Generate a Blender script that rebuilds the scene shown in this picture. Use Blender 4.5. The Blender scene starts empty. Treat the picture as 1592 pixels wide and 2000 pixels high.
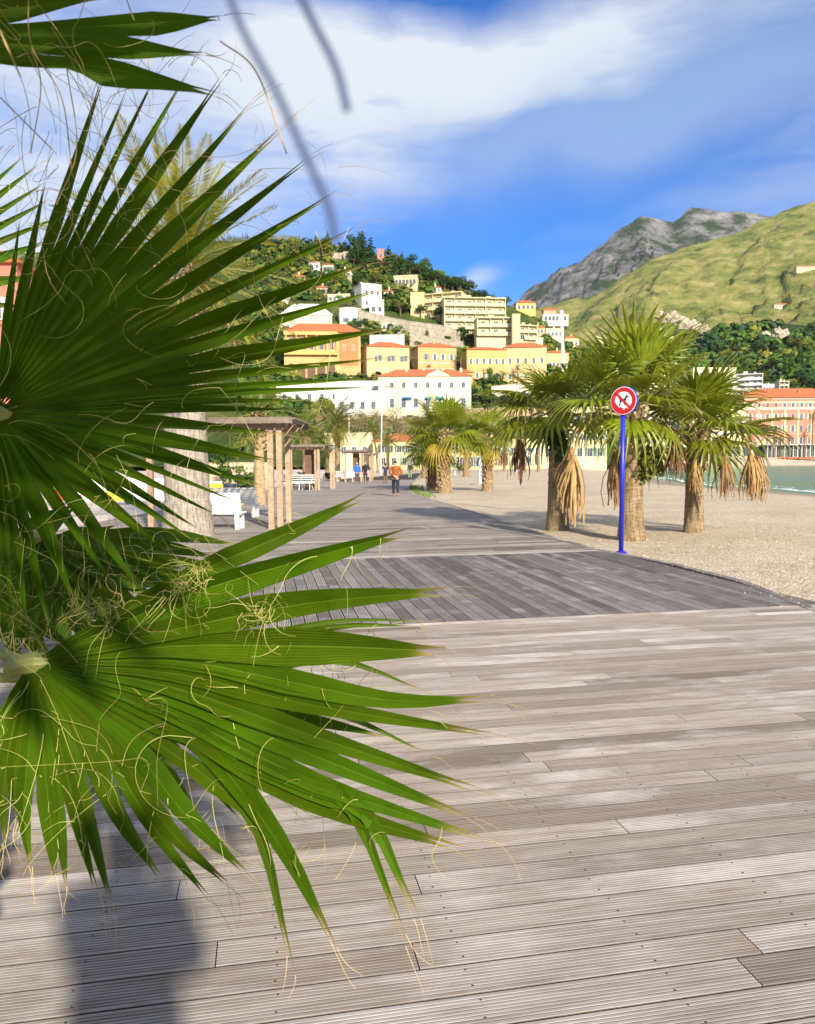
import bpy, bmesh, math, random
import numpy as np
from mathutils import Vector, Matrix, Euler, noise as mnoise
from mathutils.bvhtree import BVHTree

C = bpy.context.scene.collection
R = math.radians
SC = bpy.context.scene

# ---------------------------------------------------------------- camera
F, CX, CY = 1500.0, 796.0, 1000.0          # focal length and centre in photo pixels
PITCH, ROLL, EYE = math.atan(95/1500), R(0.5), 1.6
_f = Vector((0, math.cos(PITCH), -math.sin(PITCH)))
_u0 = Vector((0, math.sin(PITCH), math.cos(PITCH)))
_r0 = Vector((1, 0, 0))
_r = _r0*math.cos(ROLL) - _u0*math.sin(ROLL)
_u = _r0*math.sin(ROLL) + _u0*math.cos(ROLL)
CAM = Vector((0, 0, EYE))
cam_d = bpy.data.cameras.new('camera')
cam = bpy.data.objects.new('camera', cam_d)
C.objects.link(cam)
m = Matrix((( _r.x, _u.x, -_f.x, 0), (_r.y, _u.y, -_f.y, 0), (_r.z, _u.z, -_f.z, EYE), (0, 0, 0, 1)))
cam.matrix_world = m
cam_d.sensor_width = 36
cam_d.lens = 36*F/2000
cam_d.clip_start = 0.02
cam_d.clip_end = 20000
cam_d.dof.use_dof = True
cam_d.dof.focus_distance = 2.5
cam_d.dof.aperture_fstop = 10.0
SC.camera = cam

# ---------------------------------------------------------------- light
SUN_EL, SUN_AZ = R(24.5), R(21)               # azimuth: to the right of straight behind the camera
SUN = Vector((math.sin(SUN_AZ)*math.cos(SUN_EL), -math.cos(SUN_AZ)*math.cos(SUN_EL), math.sin(SUN_EL)))
sl = bpy.data.lights.new('sun', 'SUN')
sl.energy = 3.7
sl.angle = R(1.7)
sl.color = (1.0, 0.88, 0.70)
so = bpy.data.objects.new('sun', sl)
C.objects.link(so)
so.rotation_euler = (-SUN).to_track_quat('-Z', 'Y').to_euler()
so.location = (30, -60, 60)

W = bpy.data.worlds.new('World')
SC.world = W
W.use_nodes = True
wn, wl = W.node_tree.nodes, W.node_tree.links
wn.clear()
def N(t, **kw):
    n = wn.new(t)
    for k, v in kw.items(): setattr(n, k, v)
    return n
wout = N('ShaderNodeOutputWorld'); bg = N('ShaderNodeBackground')
sky = N('ShaderNodeTexSky', sky_type='NISHITA')
sky.sun_disc = False
sky.sun_elevation = SUN_EL
sky.sun_rotation = math.pi - SUN_AZ         # direction of the lamp
sky.air_density = 1.0; sky.dust_density = 0.25; sky.ozone_density = 3.0
hs = N('ShaderNodeHueSaturation')
hs.inputs['Saturation'].default_value = 1.15
hs.inputs['Value'].default_value = 1.0
tint = N('ShaderNodeMix', data_type='RGBA', blend_type='MULTIPLY'); tint.inputs[0].default_value = 1.0
tint.inputs[7].default_value = (.15, .44, .82, 1)     # clear polarised blue
wl.new(sky.outputs[0], tint.inputs[6]); wl.new(tint.outputs[2], hs.inputs['Color'])
tc = N('ShaderNodeTexCoord')
def wmath(op, a, b=None, c=None, clamp=False):
    n = N('ShaderNodeMath', operation=op); n.use_clamp = clamp
    for i, x in enumerate((a, b, c)):
        if x is None: continue
        if isinstance(x, (int, float)): n.inputs[i].default_value = x
        else: wl.new(x, n.inputs[i])
    return n.outputs[0]
def raydir(px, py):
    return (_f + _r*((px-CX)/F) + _u*((CY-py)/F)).normalized()
def wdot(vec_out, v):
    n = N('ShaderNodeVectorMath', operation='DOT_PRODUCT')
    wl.new(vec_out, n.inputs[0]); n.inputs[1].default_value = v
    return n.outputs['Value']
# warp the direction a little so that cloud banks have torn edges
wn1 = N('ShaderNodeTexNoise'); wn1.inputs['Scale'].default_value = 3.2; wn1.inputs['Detail'].default_value = 6; wn1.inputs['Roughness'].default_value = 0.5
wl.new(tc.outputs['Generated'], wn1.inputs['Vector'])
wsub = N('ShaderNodeVectorMath', operation='SUBTRACT'); wl.new(wn1.outputs['Color'], wsub.inputs[0]); wsub.inputs[1].default_value = (0.5, 0.5, 0.5)
wsc = N('ShaderNodeVectorMath', operation='SCALE'); wl.new(wsub.outputs[0], wsc.inputs[0]); wsc.inputs['Scale'].default_value = 0.17
wadd = N('ShaderNodeVectorMath', operation='ADD'); wl.new(tc.outputs['Generated'], wadd.inputs[0]); wl.new(wsc.outputs[0], wadd.inputs[1])
WD = wadd.outputs[0]
def cloudbank(px, py, ang, la, lb, amt):
    """soft elongated bank of cloud centred on a sky direction; la, lb half sizes in radians"""
    c = raydir(px, py)
    ex = c.cross(Vector((0, 0, 1))).normalized(); ey = ex.cross(c).normalized()
    a = R(ang)
    e1 = ex*math.cos(a) + ey*math.sin(a); e2 = ey*math.cos(a) - ex*math.sin(a)
    d1 = wmath('SUBTRACT', wdot(WD, e1/la), e1.dot(c)/la)
    d2 = wmath('SUBTRACT', wdot(WD, e2/lb), e2.dot(c)/lb)
    q = wmath('ADD', wmath('MULTIPLY', d1, d1), wmath('MULTIPLY', d2, d2))
    g = wmath('POWER', 2.718, wmath('MULTIPLY', q, -1.0))
    front = wmath('GREATER_THAN', wdot(WD, c), 0.0)
    return wmath('MULTIPLY', wmath('MULTIPLY', g, amt), front)
def wsum(l):
    s = l[0]
    for x in l[1:]: s = wmath('ADD', s, x)
    return s
# streaky fine structure
mp = N('ShaderNodeMapping'); wl.new(tc.outputs['Generated'], mp.inputs['Vector'])
mp.inputs['Rotation'].default_value = (0, R(-24), 0); mp.inputs['Scale'].default_value = (1.5, 1.5, 8.5)
wn2 = N('ShaderNodeTexNoise'); wn2.inputs['Scale'].default_value = 1.7; wn2.inputs['Detail'].default_value = 8; wn2.inputs['Roughness'].default_value = 0.52
wl.new(mp.outputs[0], wn2.inputs['Vector'])
banks = wsum([cloudbank(1000, 150, 15, .36, .085, .40), cloudbank(860, 150, 16, .17, .055, .55), cloudbank(600, 170, -12, .11, .085, .60),
              cloudbank(1060, 120, 22, .12, .030, .30), cloudbank(230, 190, 10, .20, .13, .36),
              cloudbank(700, 260, -20, .12, .045, .30), cloudbank(935, 532, 12, .030, .014, .55),
              cloudbank(1500, 235, 16, .14, .018, .25), cloudbank(1180, 300, 14, .25, .016, .16), cloudbank(80, 480, 0, .25, .08, .45)])
# the same broken cover goes on all round, beyond the part of the sky in view
vdir = raydir(800, 560)
outside = wmath('SUBTRACT', 1.0, wmath('POWER', 2.718, wmath('MULTIPLY', wmath('SUBTRACT', 1.0, wdot(tc.outputs['Generated'], vdir)), -5.0)))
banks = wmath('ADD', banks, wmath('MULTIPLY', outside, 0.62))
clear = wsum([cloudbank(760, -30, 4, .17, .035, .6), cloudbank(1200, 330, 14, .30, .028, .55)])
banks = wmath('MAXIMUM', wmath('SUBTRACT', banks, clear), 0.0)
wn3 = N('ShaderNodeTexNoise'); wn3.inputs['Scale'].default_value = 5.5; wn3.inputs['Detail'].default_value = 9; wn3.inputs['Roughness'].default_value = 0.62; wn3.inputs['Distortion'].default_value = 0.4
wl.new(mp.outputs[0], wn3.inputs['Vector'])
streak = wmath('ADD', wmath('MULTIPLY_ADD', wn2.outputs['Fac'], 1.4, -0.85), wmath('MULTIPLY', wn3.outputs['Fac'], 0.75))
dens = wmath('MULTIPLY', wmath('MULTIPLY_ADD', streak, 1.6, 0.66), banks, clamp=False)
base_v = wmath('MULTIPLY_ADD', streak, 0.10, 0.0)
dens = wmath('ADD', dens, base_v, clamp=True)
dens = wmath('MINIMUM', dens, 0.95)
# thick grey-lilac underside of the long bank
under = wsum([cloudbank(1180, 225, 14, .24, .035, .55), cloudbank(860, 265, 6, .14, .030, .40), cloudbank(1400, 100, 16, .20, .075, .72), cloudbank(1560, 350, 10, .14, .03, .22), cloudbank(250, 330, 0, .25, .12, .22)])
under = wmath('MULTIPLY', under, wmath('MULTIPLY_ADD', streak, 0.5, 0.7), clamp=True)
ccol = N('ShaderNodeMix', data_type='RGBA')
ccol.inputs[6].default_value = (4.0, 4.2, 4.5, 1); ccol.inputs[7].default_value = (1.6, 2.45, 3.8, 1)
wl.new(under, ccol.inputs[0])
mixc = N('ShaderNodeMix', data_type='RGBA')
wl.new(wmath('MAXIMUM', dens, wmath('MULTIPLY', under, 0.72)), mixc.inputs[0])
wl.new(hs.outputs[0], mixc.inputs[6]); wl.new(ccol.outputs[2], mixc.inputs[7])
wl.new(mixc.outputs[2], bg.inputs['Color'])
bg.inputs['Strength'].default_value = 0.085
wl.new(bg.outputs[0], wout.inputs[0])

SC.view_settings.view_transform = 'Standard'
SC.view_settings.look = 'None'
SC.view_settings.gamma = 1
SC.view_settings.use_curve_mapping = False
SC.view_settings.exposure = 1.35
SC.render.engine = 'CYCLES'
SC.cycles.max_bounces = 6
SC.cycles.transparent_max_bounces = 8

# ---------------------------------------------------------------- helpers
def ray(px, py): return _f + _r*((px-CX)/F) + _u*((CY-py)/F)
def at(px, py, Y):
    d = ray(px, py); return CAM + d*(Y/d.y)
def gnd(px, py, z=0.0):
    d = ray(px, py); return CAM + d*((z-EYE)/d.z)
def lerp(a, b, t): return a+(b-a)*t
def sstep(a, b, x):
    t = min(1, max(0, (x-a)/(b-a))); return t*t*(3-2*t)
def interp(pts, x):
    if x <= pts[0][0]: return pts[0][1]
    for (x0, y0), (x1, y1) in zip(pts, pts[1:]):
        if x <= x1: return y0+(y1-y0)*(x-x0)/(x1-x0)
    return pts[-1][1]

class MB:
    """collects shapes into ONE mesh"""
    def __init__(s): s.v, s.f, s.m, s.uv, s.tone = [], [], [], {}, []
    def add(s, vs, fs, m=0, uv=None, tone=0.5):
        o = len(s.v); s.v.extend([tuple(p) for p in vs])
        for f in fs: s.f.append(tuple(i+o for i in f)); s.m.append(m); s.tone.append(tone)
        if uv:
            for i, q in enumerate(uv): s.uv[o+i] = q
        return o
    def box(s, x0, x1, y0, y1, z0, z1, m=0, M=None, tone=.5):
        vs = [Vector(p) for p in ((x0,y0,z0),(x1,y0,z0),(x1,y1,z0),(x0,y1,z0),(x0,y0,z1),(x1,y0,z1),(x1,y1,z1),(x0,y1,z1))]
        if M: vs = [M @ p for p in vs]
        s.add(vs, [(0,3,2,1),(4,5,6,7),(0,1,5,4),(1,2,6,5),(2,3,7,6),(3,0,4,7)], m, tone=tone)
    def tube(s, pts, rad, n=8, m=0, cap=True, uvs=False):
        pts = [Vector(p) for p in pts]
        if not hasattr(rad, '__len__'): rad = [rad]*len(pts)
        a = None; vs = []; uv = []
        for i, p in enumerate(pts):
            t = (pts[min(i+1, len(pts)-1)] - pts[max(i-1, 0)])
            if t.length < 1e-9: t = Vector((0, 0, 1))
            t.normalize()
            if a is None:
                a = t.orthogonal().normalized()
            else:
                a = (a - t*a.dot(t))
                if a.length < 1e-6: a = t.orthogonal()
                a.normalize()
            b = t.cross(a)
            for k in range(n):
                q = 2*math.pi*k/n
                vs.append(p + (a*math.cos(q)+b*math.sin(q))*rad[i]); uv.append((k/n, i/(len(pts)-1)))
        fs = [(i*n+k, i*n+(k+1) % n, (i+1)*n+(k+1) % n, (i+1)*n+k) for i in range(len(pts)-1) for k in range(n)]
        if cap and n > 2: fs += [tuple(reversed(range(n))), tuple(range((len(pts)-1)*n, len(pts)*n))]
        s.add(vs, fs, m, uv if uvs else None)
    def lathe(s, prof, n=16, m=0, M=None):
        vs = []
        for r, z in prof:
            for k in range(n):
                q = 2*math.pi*k/n; p = Vector((r*math.cos(q), r*math.sin(q), z)); vs.append(M @ p if M else p)
        fs = [(i*n+k, i*n+(k+1) % n, (i+1)*n+(k+1) % n, (i+1)*n+k) for i in range(len(prof)-1) for k in range(n)]
        fs += [tuple(reversed(range(n))), tuple(range((len(prof)-1)*n, len(prof)*n))]
        s.add(vs, fs, m)
    def prism(s, poly, y0, y1, m=0, M=None):
        """polygon in local xz, thickness along y"""
        n = len(poly); vs = [Vector((x, y0, z)) for x, z in poly]+[Vector((x, y1, z)) for x, z in poly]
        if M: vs = [M @ p for p in vs]
        fs = [tuple(range(n)), tuple(reversed(range(n, 2*n)))]+[(i, i+n, (i+1) % n+n, (i+1) % n) for i in range(n)]
        s.add(vs, fs, m)
    def mesh(s, name, mats, smooth=False, uv=False, tone=False):
        me = bpy.data.meshes.new(name); me.from_pydata(s.v, [], s.f)
        for mt in (mats if isinstance(mats, (list, tuple)) else [mats]): me.materials.append(mt)
        if max(s.m, default=0) > 0: me.polygons.foreach_set('material_index', s.m)
        if smooth: me.polygons.foreach_set('use_smooth', [True]*len(s.f))
        if uv:
            ul = me.uv_layers.new(name='UVMap'); li = np.zeros(len(me.loops), dtype=np.int32); me.loops.foreach_get('vertex_index', li)
            arr = np.zeros((len(s.v), 2), dtype=np.float32)
            for i, q in s.uv.items(): arr[i] = q
            ul.data.foreach_set('uv', arr[li].ravel())
        if tone:
            at_ = me.attributes.new('tone', 'FLOAT', 'FACE'); at_.data.foreach_set('value', s.tone)
        me.update(); return me
    def build(s, name, mats, parent=None, loc=(0, 0, 0), **kw):
        return ob(name, s.mesh(name, mats, **kw), parent, loc)
def ob(name, me, parent=None, loc=(0, 0, 0), rot=None, scale=None):
    o = bpy.data.objects.new(name, me); C.objects.link(o)
    if parent: o.parent = parent
    o.location = loc
    if rot: o.rotation_euler = rot
    if scale: o.scale = scale if hasattr(scale, '__len__') else (scale,)*3
    return o
def tag(o, label, cat, group=None):
    o['label'] = label; o['category'] = cat
    if group: o['group'] = group
    return o
def thing(name, label, cat, loc=(0, 0, 0), rz=0, group=None):
    o = ob(name, None, None, loc, (0, 0, rz)); o.empty_display_size = .2
    return tag(o, label, cat, group)
def struct(o): o['kind'] = 'structure'; return o
def stuff(o): o['kind'] = 'stuff'; return o

# ---------------------------------------------------------------- materials
def srgb(r, g, b):
    f = lambda c: (c/255/12.92 if c/255 <= .04045 else ((c/255+.055)/1.055)**2.4)
    return (f(r), f(g), f(b))
MATS = {}
def base_mat(name):
    mt = bpy.data.materials.new(name); mt.use_nodes = True
    nt = mt.node_tree; p = nt.nodes['Principled BSDF']; return mt, nt, p
def nd(nt, t, **kw):
    n = nt.nodes.new(t)
    for k, v in kw.items(): setattr(n, k, v)
    return n
def ramp(nt, fac, stops):
    r = nd(nt, 'ShaderNodeValToRGB'); nt.links.new(fac, r.inputs[0]); e = r.color_ramp.elements
    while len(e) < len(stops): e.new(.5)
    for i, (p, c) in enumerate(stops): e[i].position = p; e[i].color = (*c, 1)
    return r.outputs[0]
def noise_tex(nt, vec, scale, detail=4, rough=.55, out='Fac'):
    n = nd(nt, 'ShaderNodeTexNoise'); n.inputs['Scale'].default_value = scale; n.inputs['Detail'].default_value = detail; n.inputs['Roughness'].default_value = rough
    if vec is not None: nt.links.new(vec, n.inputs['Vector'])
    return n.outputs[out]
def mathn(nt, op, a, b=None, clamp=False):
    n = nd(nt, 'ShaderNodeMath', operation=op); n.use_clamp = clamp
    for i, x in enumerate((a, b)):
        if x is None: continue
        if isinstance(x, (int, float)): n.inputs[i].default_value = x
        else: nt.links.new(x, n.inputs[i])
    return n.outputs[0]
def mixc_(nt, fac, a, b, mode='MIX'):
    n = nd(nt, 'ShaderNodeMix', data_type='RGBA', blend_type=mode)
    for sock, x in ((n.inputs[0], fac), (n.inputs[6], a), (n.inputs[7], b)):
        if isinstance(x, (int, float)): sock.default_value = x
        elif isinstance(x, tuple): sock.default_value = (*x, 1)
        else: nt.links.new(x, sock)
    return n.outputs[2]
def bump(nt, p, h, strength=.3, dist=.01):
    b = nd(nt, 'ShaderNodeBump'); b.inputs['Strength'].default_value = strength; b.inputs['Distance'].default_value = dist
    nt.links.new(h, b.inputs['Height']); nt.links.new(b.outputs[0], p.inputs['Normal'])
def pm(name, col, var=.25, scale=3., rough=.8, bmp=0, bdist=.02, rnd=0, metal=0, col2=None):
    """plain weathered surface: two tones by noise, optional per-object change"""
    if name in MATS: return MATS[name]
    mt, nt, p = base_mat(name)
    g = nd(nt, 'ShaderNodeNewGeometry')
    nz = noise_tex(nt, g.outputs['Position'], scale, 5)
    c1 = tuple(x*(1-var) for x in col); c2 = col2 or tuple(min(1, x*(1+var)) for x in col)
    c = ramp(nt, nz, [(.3, c1), (.7, c2)])
    if rnd:
        oi = nd(nt, 'ShaderNodeObjectInfo'); h = nd(nt, 'ShaderNodeHueSaturation')
        nt.links.new(c, h.inputs['Color']); nt.links.new(mathn(nt, 'ADD', mathn(nt, 'MULTIPLY', oi.outputs['Random'], 2*rnd), 1-rnd), h.inputs['Value'])
        c = h.outputs[0]
    nt.links.new(c, p.inputs['Base Color'])
    p.inputs['Roughness'].default_value = rough; p.inputs['Metallic'].default_value = metal
    if bmp: bump(nt, p, noise_tex(nt, g.outputs['Position'], scale*4, 6), bmp, bdist)
    MATS[name] = mt; return mt
def leafmat(name, col, trans, tip=None, mix=.3, rough=.42, veins=True, spec=.5, objrand=.25):
    mt, nt, p = base_mat(name)
    uv = nd(nt, 'ShaderNodeUVMap'); sep = nd(nt, 'ShaderNodeSeparateXYZ'); nt.links.new(uv.outputs[0], sep.inputs[0])
    g = nd(nt, 'ShaderNodeNewGeometry'); oi = nd(nt, 'ShaderNodeObjectInfo')
    nz = noise_tex(nt, g.outputs['Position'], 9., 3)
    c = ramp(nt, nz, [(.3, tuple(x*.75 for x in col)), (.7, tuple(x*1.25 for x in col))])
    h = nd(nt, 'ShaderNodeHueSaturation'); nt.links.new(c, h.inputs['Color'])
    nt.links.new(mathn(nt, 'ADD', mathn(nt, 'MULTIPLY', oi.outputs['Random'], 2*objrand), 1-objrand), h.inputs['Value'])
    nt.links.new(mathn(nt, 'ADD', mathn(nt, 'MULTIPLY', oi.outputs['Random'], .03), .485), h.inputs['Hue'])
    c = h.outputs[0]
    if veins:
        w = mathn(nt, 'SINE', mathn(nt, 'MULTIPLY', sep.outputs[0], 40.))
        c = mixc_(nt, mathn(nt, 'MULTIPLY', mathn(nt, 'ADD', w, 1.), .05), c, tuple(min(1, x*2.0) for x in col))
        mid = mathn(nt, 'LESS_THAN', mathn(nt, 'ABSOLUTE', sep.outputs[0]), .05)
        c = mixc_(nt, mathn(nt, 'MULTIPLY', mid, .35), c, (.22, .30, .05))
        bump(nt, p, w, .25, .002)
    if tip:
        tf = nd(nt, 'ShaderNodeMapRange'); nt.links.new(sep.outputs[1], tf.inputs[0]); tf.inputs[1].default_value = .90; tf.inputs[2].default_value = 1.0
        tn = mathn(nt, 'MULTIPLY', tf.outputs[0], mathn(nt, 'ADD', nz, .5), clamp=True)
        c = mixc_(nt, tn, c, tip)
    if tip:      # scorched flecks and dry streaks
        fk = noise_tex(nt, g.outputs['Position'], 38., 6, .75); c = mixc_(nt, ramp(nt, fk, [(.64, (0, 0, 0)), (.72, (.75, .75, .75))]), c, (.16, .115, .03))
        dp_ = noise_tex(nt, g.outputs['Position'], 3.5, 3, .5); c = mixc_(nt, ramp(nt, dp_, [(.35, (.55, .55, .55)), (.6, (0, 0, 0))]), c, tuple(x*.45 for x in col))
    nt.links.new(c, p.inputs['Base Color']); p.inputs['Roughness'].default_value = rough; p.inputs['Specular IOR Level'].default_value = spec
    tr = nd(nt, 'ShaderNodeBsdfTranslucent'); tr.inputs[0].default_value = (*trans, 1)
    ms = nd(nt, 'ShaderNodeMixShader'); ms.inputs[0].default_value = mix
    nt.links.new(p.outputs[0], ms.inputs[1]); nt.links.new(tr.outputs[0], ms.inputs[2])
    nt.links.new(ms.outputs[0], nt.nodes['Material Output'].inputs[0])
    MATS[name] = mt; return mt
# ---------------------------------------------------------------- ground, beach, sea
rng = np.random.default_rng(7); random.seed(7)
ZW = -1.2
SHORE = [Vector(p) for p in ((46, -30, 0), (42, 0, 0), (38, 30, 0), (35.5, 50, 0))]
for px, py in ((1592, 963), (1476, 953), (1397, 949), (1337, 941), (1285, 933), (1246, 925), (1250, 919), (1300, 915.5), (1357, 912.5), (1592, 909), (1900, 905.6)):
    SHORE.append(gnd(px, py, ZW))
SH = np.array([(p.x, p.y) for p in SHORE])
SEAPOLY = np.vstack([SH, [[900, 600], [2500, 600], [2500, -200], [46, -200]]])
def shore_dist(x, y):
    """signed distance to the waterline, positive on land"""
    P = np.stack([x, y], -1); d = np.full(x.shape, 1e9)
    for a, b in zip(SH[:-1], SH[1:]):
        ab = b-a; t = np.clip(((P-a)@ab)/(ab@ab), 0, 1); d = np.minimum(d, np.linalg.norm(P-a-t[..., None]*ab, axis=-1))
    ins = np.zeros(x.shape, bool); n = len(SEAPOLY)
    for i in range(n):
        x0, y0 = SEAPOLY[i]; x1, y1 = SEAPOLY[(i+1) % n]
        c = ((y0 > y) != (y1 > y)) & (x < (x1-x0)*(y-y0)/(y1-y0+1e-12)+x0); ins ^= c
    return np.where(ins, -d, d)
def np_sst(a, b, x):
    t = np.clip((x-a)/(b-a), 0, 1); return t*t*(3-2*t)
def beach_z(x, y):
    d = shore_dist(x, y)
    top = -.06 + 3.1*np_sst(60, 150, x)*np_sst(150, 330, y)
    z = ZW + (top-ZW)*np_sst(0, 24, d)
    return np.where(d < 0, ZW + np.maximum(d*.12, -2.5), z)
def grid_mesh(name, xs, ys, zf, mat_, smooth=True):
    X, Y = np.meshgrid(xs, ys); Z = zf(X, Y); n, k = len(ys), len(xs)
    v = np.stack([X, Y, Z], -1).reshape(-1, 3); i = np.arange(n*k).reshape(n, k)
    f = np.stack([i[:-1, :-1], i[:-1, 1:], i[1:, 1:], i[1:, :-1]], -1).reshape(-1, 4)
    me = bpy.data.meshes.new(name); me.from_pydata(v.tolist(), [], f.tolist()); me.materials.append(mat_)
    if smooth: me.polygons.foreach_set('use_smooth', [True]*len(f))
    me.update(); return me

mt, nt, p = base_mat('pebble_sand'); MATS['pebble_sand'] = mt
g = nd(nt, 'ShaderNodeNewGeometry'); P_ = g.outputs['Position']
vo = nd(nt, 'ShaderNodeTexVoronoi'); vo.inputs['Scale'].default_value = 26; nt.links.new(P_, vo.inputs['Vector'])
vs_ = nd(nt, 'ShaderNodeSeparateColor'); nt.links.new(vo.outputs['Color'], vs_.inputs[0])
peb = ramp(nt, vs_.outputs[0], [(0, (.20, .16, .115)), (.35, (.42, .35, .26)), (.75, (.60, .52, .40)), (1, (.80, .74, .63))])
big = ramp(nt, noise_tex(nt, P_, .35, 5), [(.3, (.37, .30, .22)), (.7, (.56, .475, .36))])
cc = mixc_(nt, .45, big, peb)
litter = ramp(nt, noise_tex(nt, P_, 2.2, 8, .7), [(.60, (0, 0, 0)), (.75, (1, 1, 1))])
cc = mixc_(nt, mathn(nt, 'MULTIPLY', litter, .5), cc, (.22, .15, .09))
sepp = nd(nt, 'ShaderNodeSeparateXYZ'); nt.links.new(P_, sepp.inputs[0])
wet = nd(nt, 'ShaderNodeMapRange'); nt.links.new(sepp.outputs[2], wet.inputs[0]); wet.inputs[1].default_value = ZW+.06; wet.inputs[2].default_value = ZW+.28; wet.inputs[3].default_value = 1; wet.inputs[4].default_value = 0
cc = mixc_(nt, mathn(nt, 'MULTIPLY', wet.outputs[0], .6), cc, (.16, .125, .09))
nt.links.new(cc, p.inputs['Base Color']); p.inputs['Roughness'].default_value = .95; p.inputs['Specular IOR Level'].default_value = .1
hh = mathn(nt, 'ADD', mathn(nt, 'MULTIPLY', vo.outputs['Distance'], -.8), mathn(nt, 'MULTIPLY', noise_tex(nt, P_, 1.3, 6, .65), 2.2))
bump(nt, p, hh, .65, .035)
xs = np.concatenate([np.linspace(-120, -6, 20), np.linspace(-5, 60, 131), np.linspace(62, 260, 50), np.linspace(280, 900, 24)])
ys = np.concatenate([np.linspace(-40, 2, 15), np.linspace(3, 60, 96), np.linspace(62, 250, 64), np.linspace(256, 480, 50)])
def beach_rel(x, y):
    z = beach_z(x, y)
    bumpy = .032*np.sin(x*1.7+np.sin(y*.9)*2)*np.sin(y*1.3+1.1*np.sin(x*.6))+.012*np.sin(x*5.1+y*2.3)
    z = z+np.where(x > 0, bumpy-.02, 0)
    return z
beach = struct(ob('beach', grid_mesh('beach', xs, ys, beach_rel, mt)))
gm = pm('dry_earth', (.20, .17, .11), .3, .01)
MBg = MB(); MBg.box(-9000, 9000, -3000, 12000, -6, -4.5); struct(MBg.build('ground', gm))

mt, nt, p = base_mat('sea_water'); MATS['sea_water'] = mt
g = nd(nt, 'ShaderNodeNewGeometry'); P_ = g.outputs['Position']
mpn = nd(nt, 'ShaderNodeMapping'); nt.links.new(P_, mpn.inputs[0]); mpn.inputs['Scale'].default_value = (.02, .05, .05)
cw = ramp(nt, noise_tex(nt, mpn.outputs[0], 1.2, 4), [(.3, (.02, .20, .19)), (.55, (.035, .19, .115)), (.75, (.08, .165, .05))])
nt.links.new(cw, p.inputs['Base Color']); p.inputs['Roughness'].default_value = .22; p.inputs['IOR'].default_value = 1.33
mp2 = nd(nt, 'ShaderNodeMapping'); nt.links.new(P_, mp2.inputs[0]); mp2.inputs['Scale'].default_value = (.5, 1.2, 1)
bump(nt, p, noise_tex(nt, mp2.outputs[0], 1.3, 5, .6), .5, .35)
sx = np.linspace(20, 2400, 60); sy = np.linspace(-150, 590, 40)
struct(ob('sea', grid_mesh('sea', sx, sy, lambda x, y: np.full(x.shape, ZW), mt)))
# broken line of foam lying along the waterline
fm = pm('sea_foam', (.80, .84, .86), .06, 2, .6)
fb = MB(); rf = random.Random(3)
L = []
for a, b in zip(SHORE[:-1], SHORE[1:]):
    n = max(2, int((b-a).length/1.6))
    for i in range(n): L.append(a.lerp(b, i/n))
for i in range(1, len(L)-2):
    if rf.random() < .12 or L[i].y < 40: continue
    t = (L[i+1]-L[i-1]).normalized(); nrm = Vector((t.y, -t.x, 0)); far = 1 if L[i].y < 200 else 1.3
    for off, w in ((.1, .5*far), (1.6, .22*far), (3.4, .15*far)):
        if off > 1 and rf.random() < .45: continue
        o0 = nrm*(off+rf.uniform(-.25, .25)+.5*math.sin(i*.23)); o1 = nrm*(off+w*rf.uniform(.5, 1.6)+.5*math.sin(i*.23))
        q = [L[i]+o0, L[i+1]+o0, L[i+1]+o1, L[i]+o1]; z = ZW+.012
        fb.add([(v.x, v.y, z) for v in q]+[(v.x, v.y, z+.02) for v in q], [(4, 5, 6, 7), (0, 1, 5, 4), (1, 2, 6, 5), (2, 3, 7, 6), (3, 0, 4, 7)])
stuff(fb.build('foam', fm))
# loose pebbles on the near beach
pb = MB(); rp = random.Random(11)
PEBC = [pm('pebble_pale', (.62, .56, .48), .2, 6), pm('pebble_tan', (.42, .33, .24), .2, 6), pm('pebble_grey', (.30, .28, .26), .2, 6), pm('dry_leaf_bits', (.26, .15, .07), .3, 6)]

# ---------------------------------------------------------------- the boardwalk
ALPHA = R(10.5); UA = Vector((math.cos(ALPHA), math.sin(ALPHA), 0)); VA = Vector((-math.sin(ALPHA), math.cos(ALPHA), 0))
def uv_of(p): return (p.x*UA.x+p.y*UA.y, p.x*VA.x+p.y*VA.y)
def xy_of(u, v): return UA*u+VA*v
V0, V1, PITCHB = 7.48, 12.90, .14
EDGE_PX = [(1760, 1240), (1592, 1187), (1458, 1135), (1318, 1100), (1178, 1074), (1074, 1047), (1030, 1030), (969, 1012), (899, 991), (850, 977), (815, 966), (800, 957), (804, 944), (812, 936), (819, 929), (826, 923)]
EUV = []
for q in EDGE_PX:
    u, v = uv_of(gnd(*q)); EUV.append((v, u))
EUV = [(1.0, EUV[0][1]+5), (4.0, EUV[0][1]+2.2)] + EUV
EUV.sort()
def u_edge(v): return interp(EUV, v)
def v_edge(u):
    """where the curved right edge meets the line u (within the dark band)"""
    lo, hi = V0, V1
    if u_edge(hi) >= u: return hi
    if u_edge(lo) <= u: return lo
    for _ in range(30):
        mid = (lo+hi)/2
        if u_edge(mid) > u: lo = mid
        else: hi = mid
    return lo
mt, nt, p = base_mat('weathered_decking'); MATS['deck'] = mt
g = nd(nt, 'ShaderNodeNewGeometry'); P_ = g.outputs['Position']
ta = nd(nt, 'ShaderNodeAttribute', attribute_name='tone')
rot = nd(nt, 'ShaderNodeMapping'); nt.links.new(P_, rot.inputs[0]); rot.inputs['Rotation'].default_value = (0, 0, -ALPHA)
off = nd(nt, 'ShaderNodeVectorMath', operation='ADD'); nt.links.new(rot.outputs[0], off.inputs[0])
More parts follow.
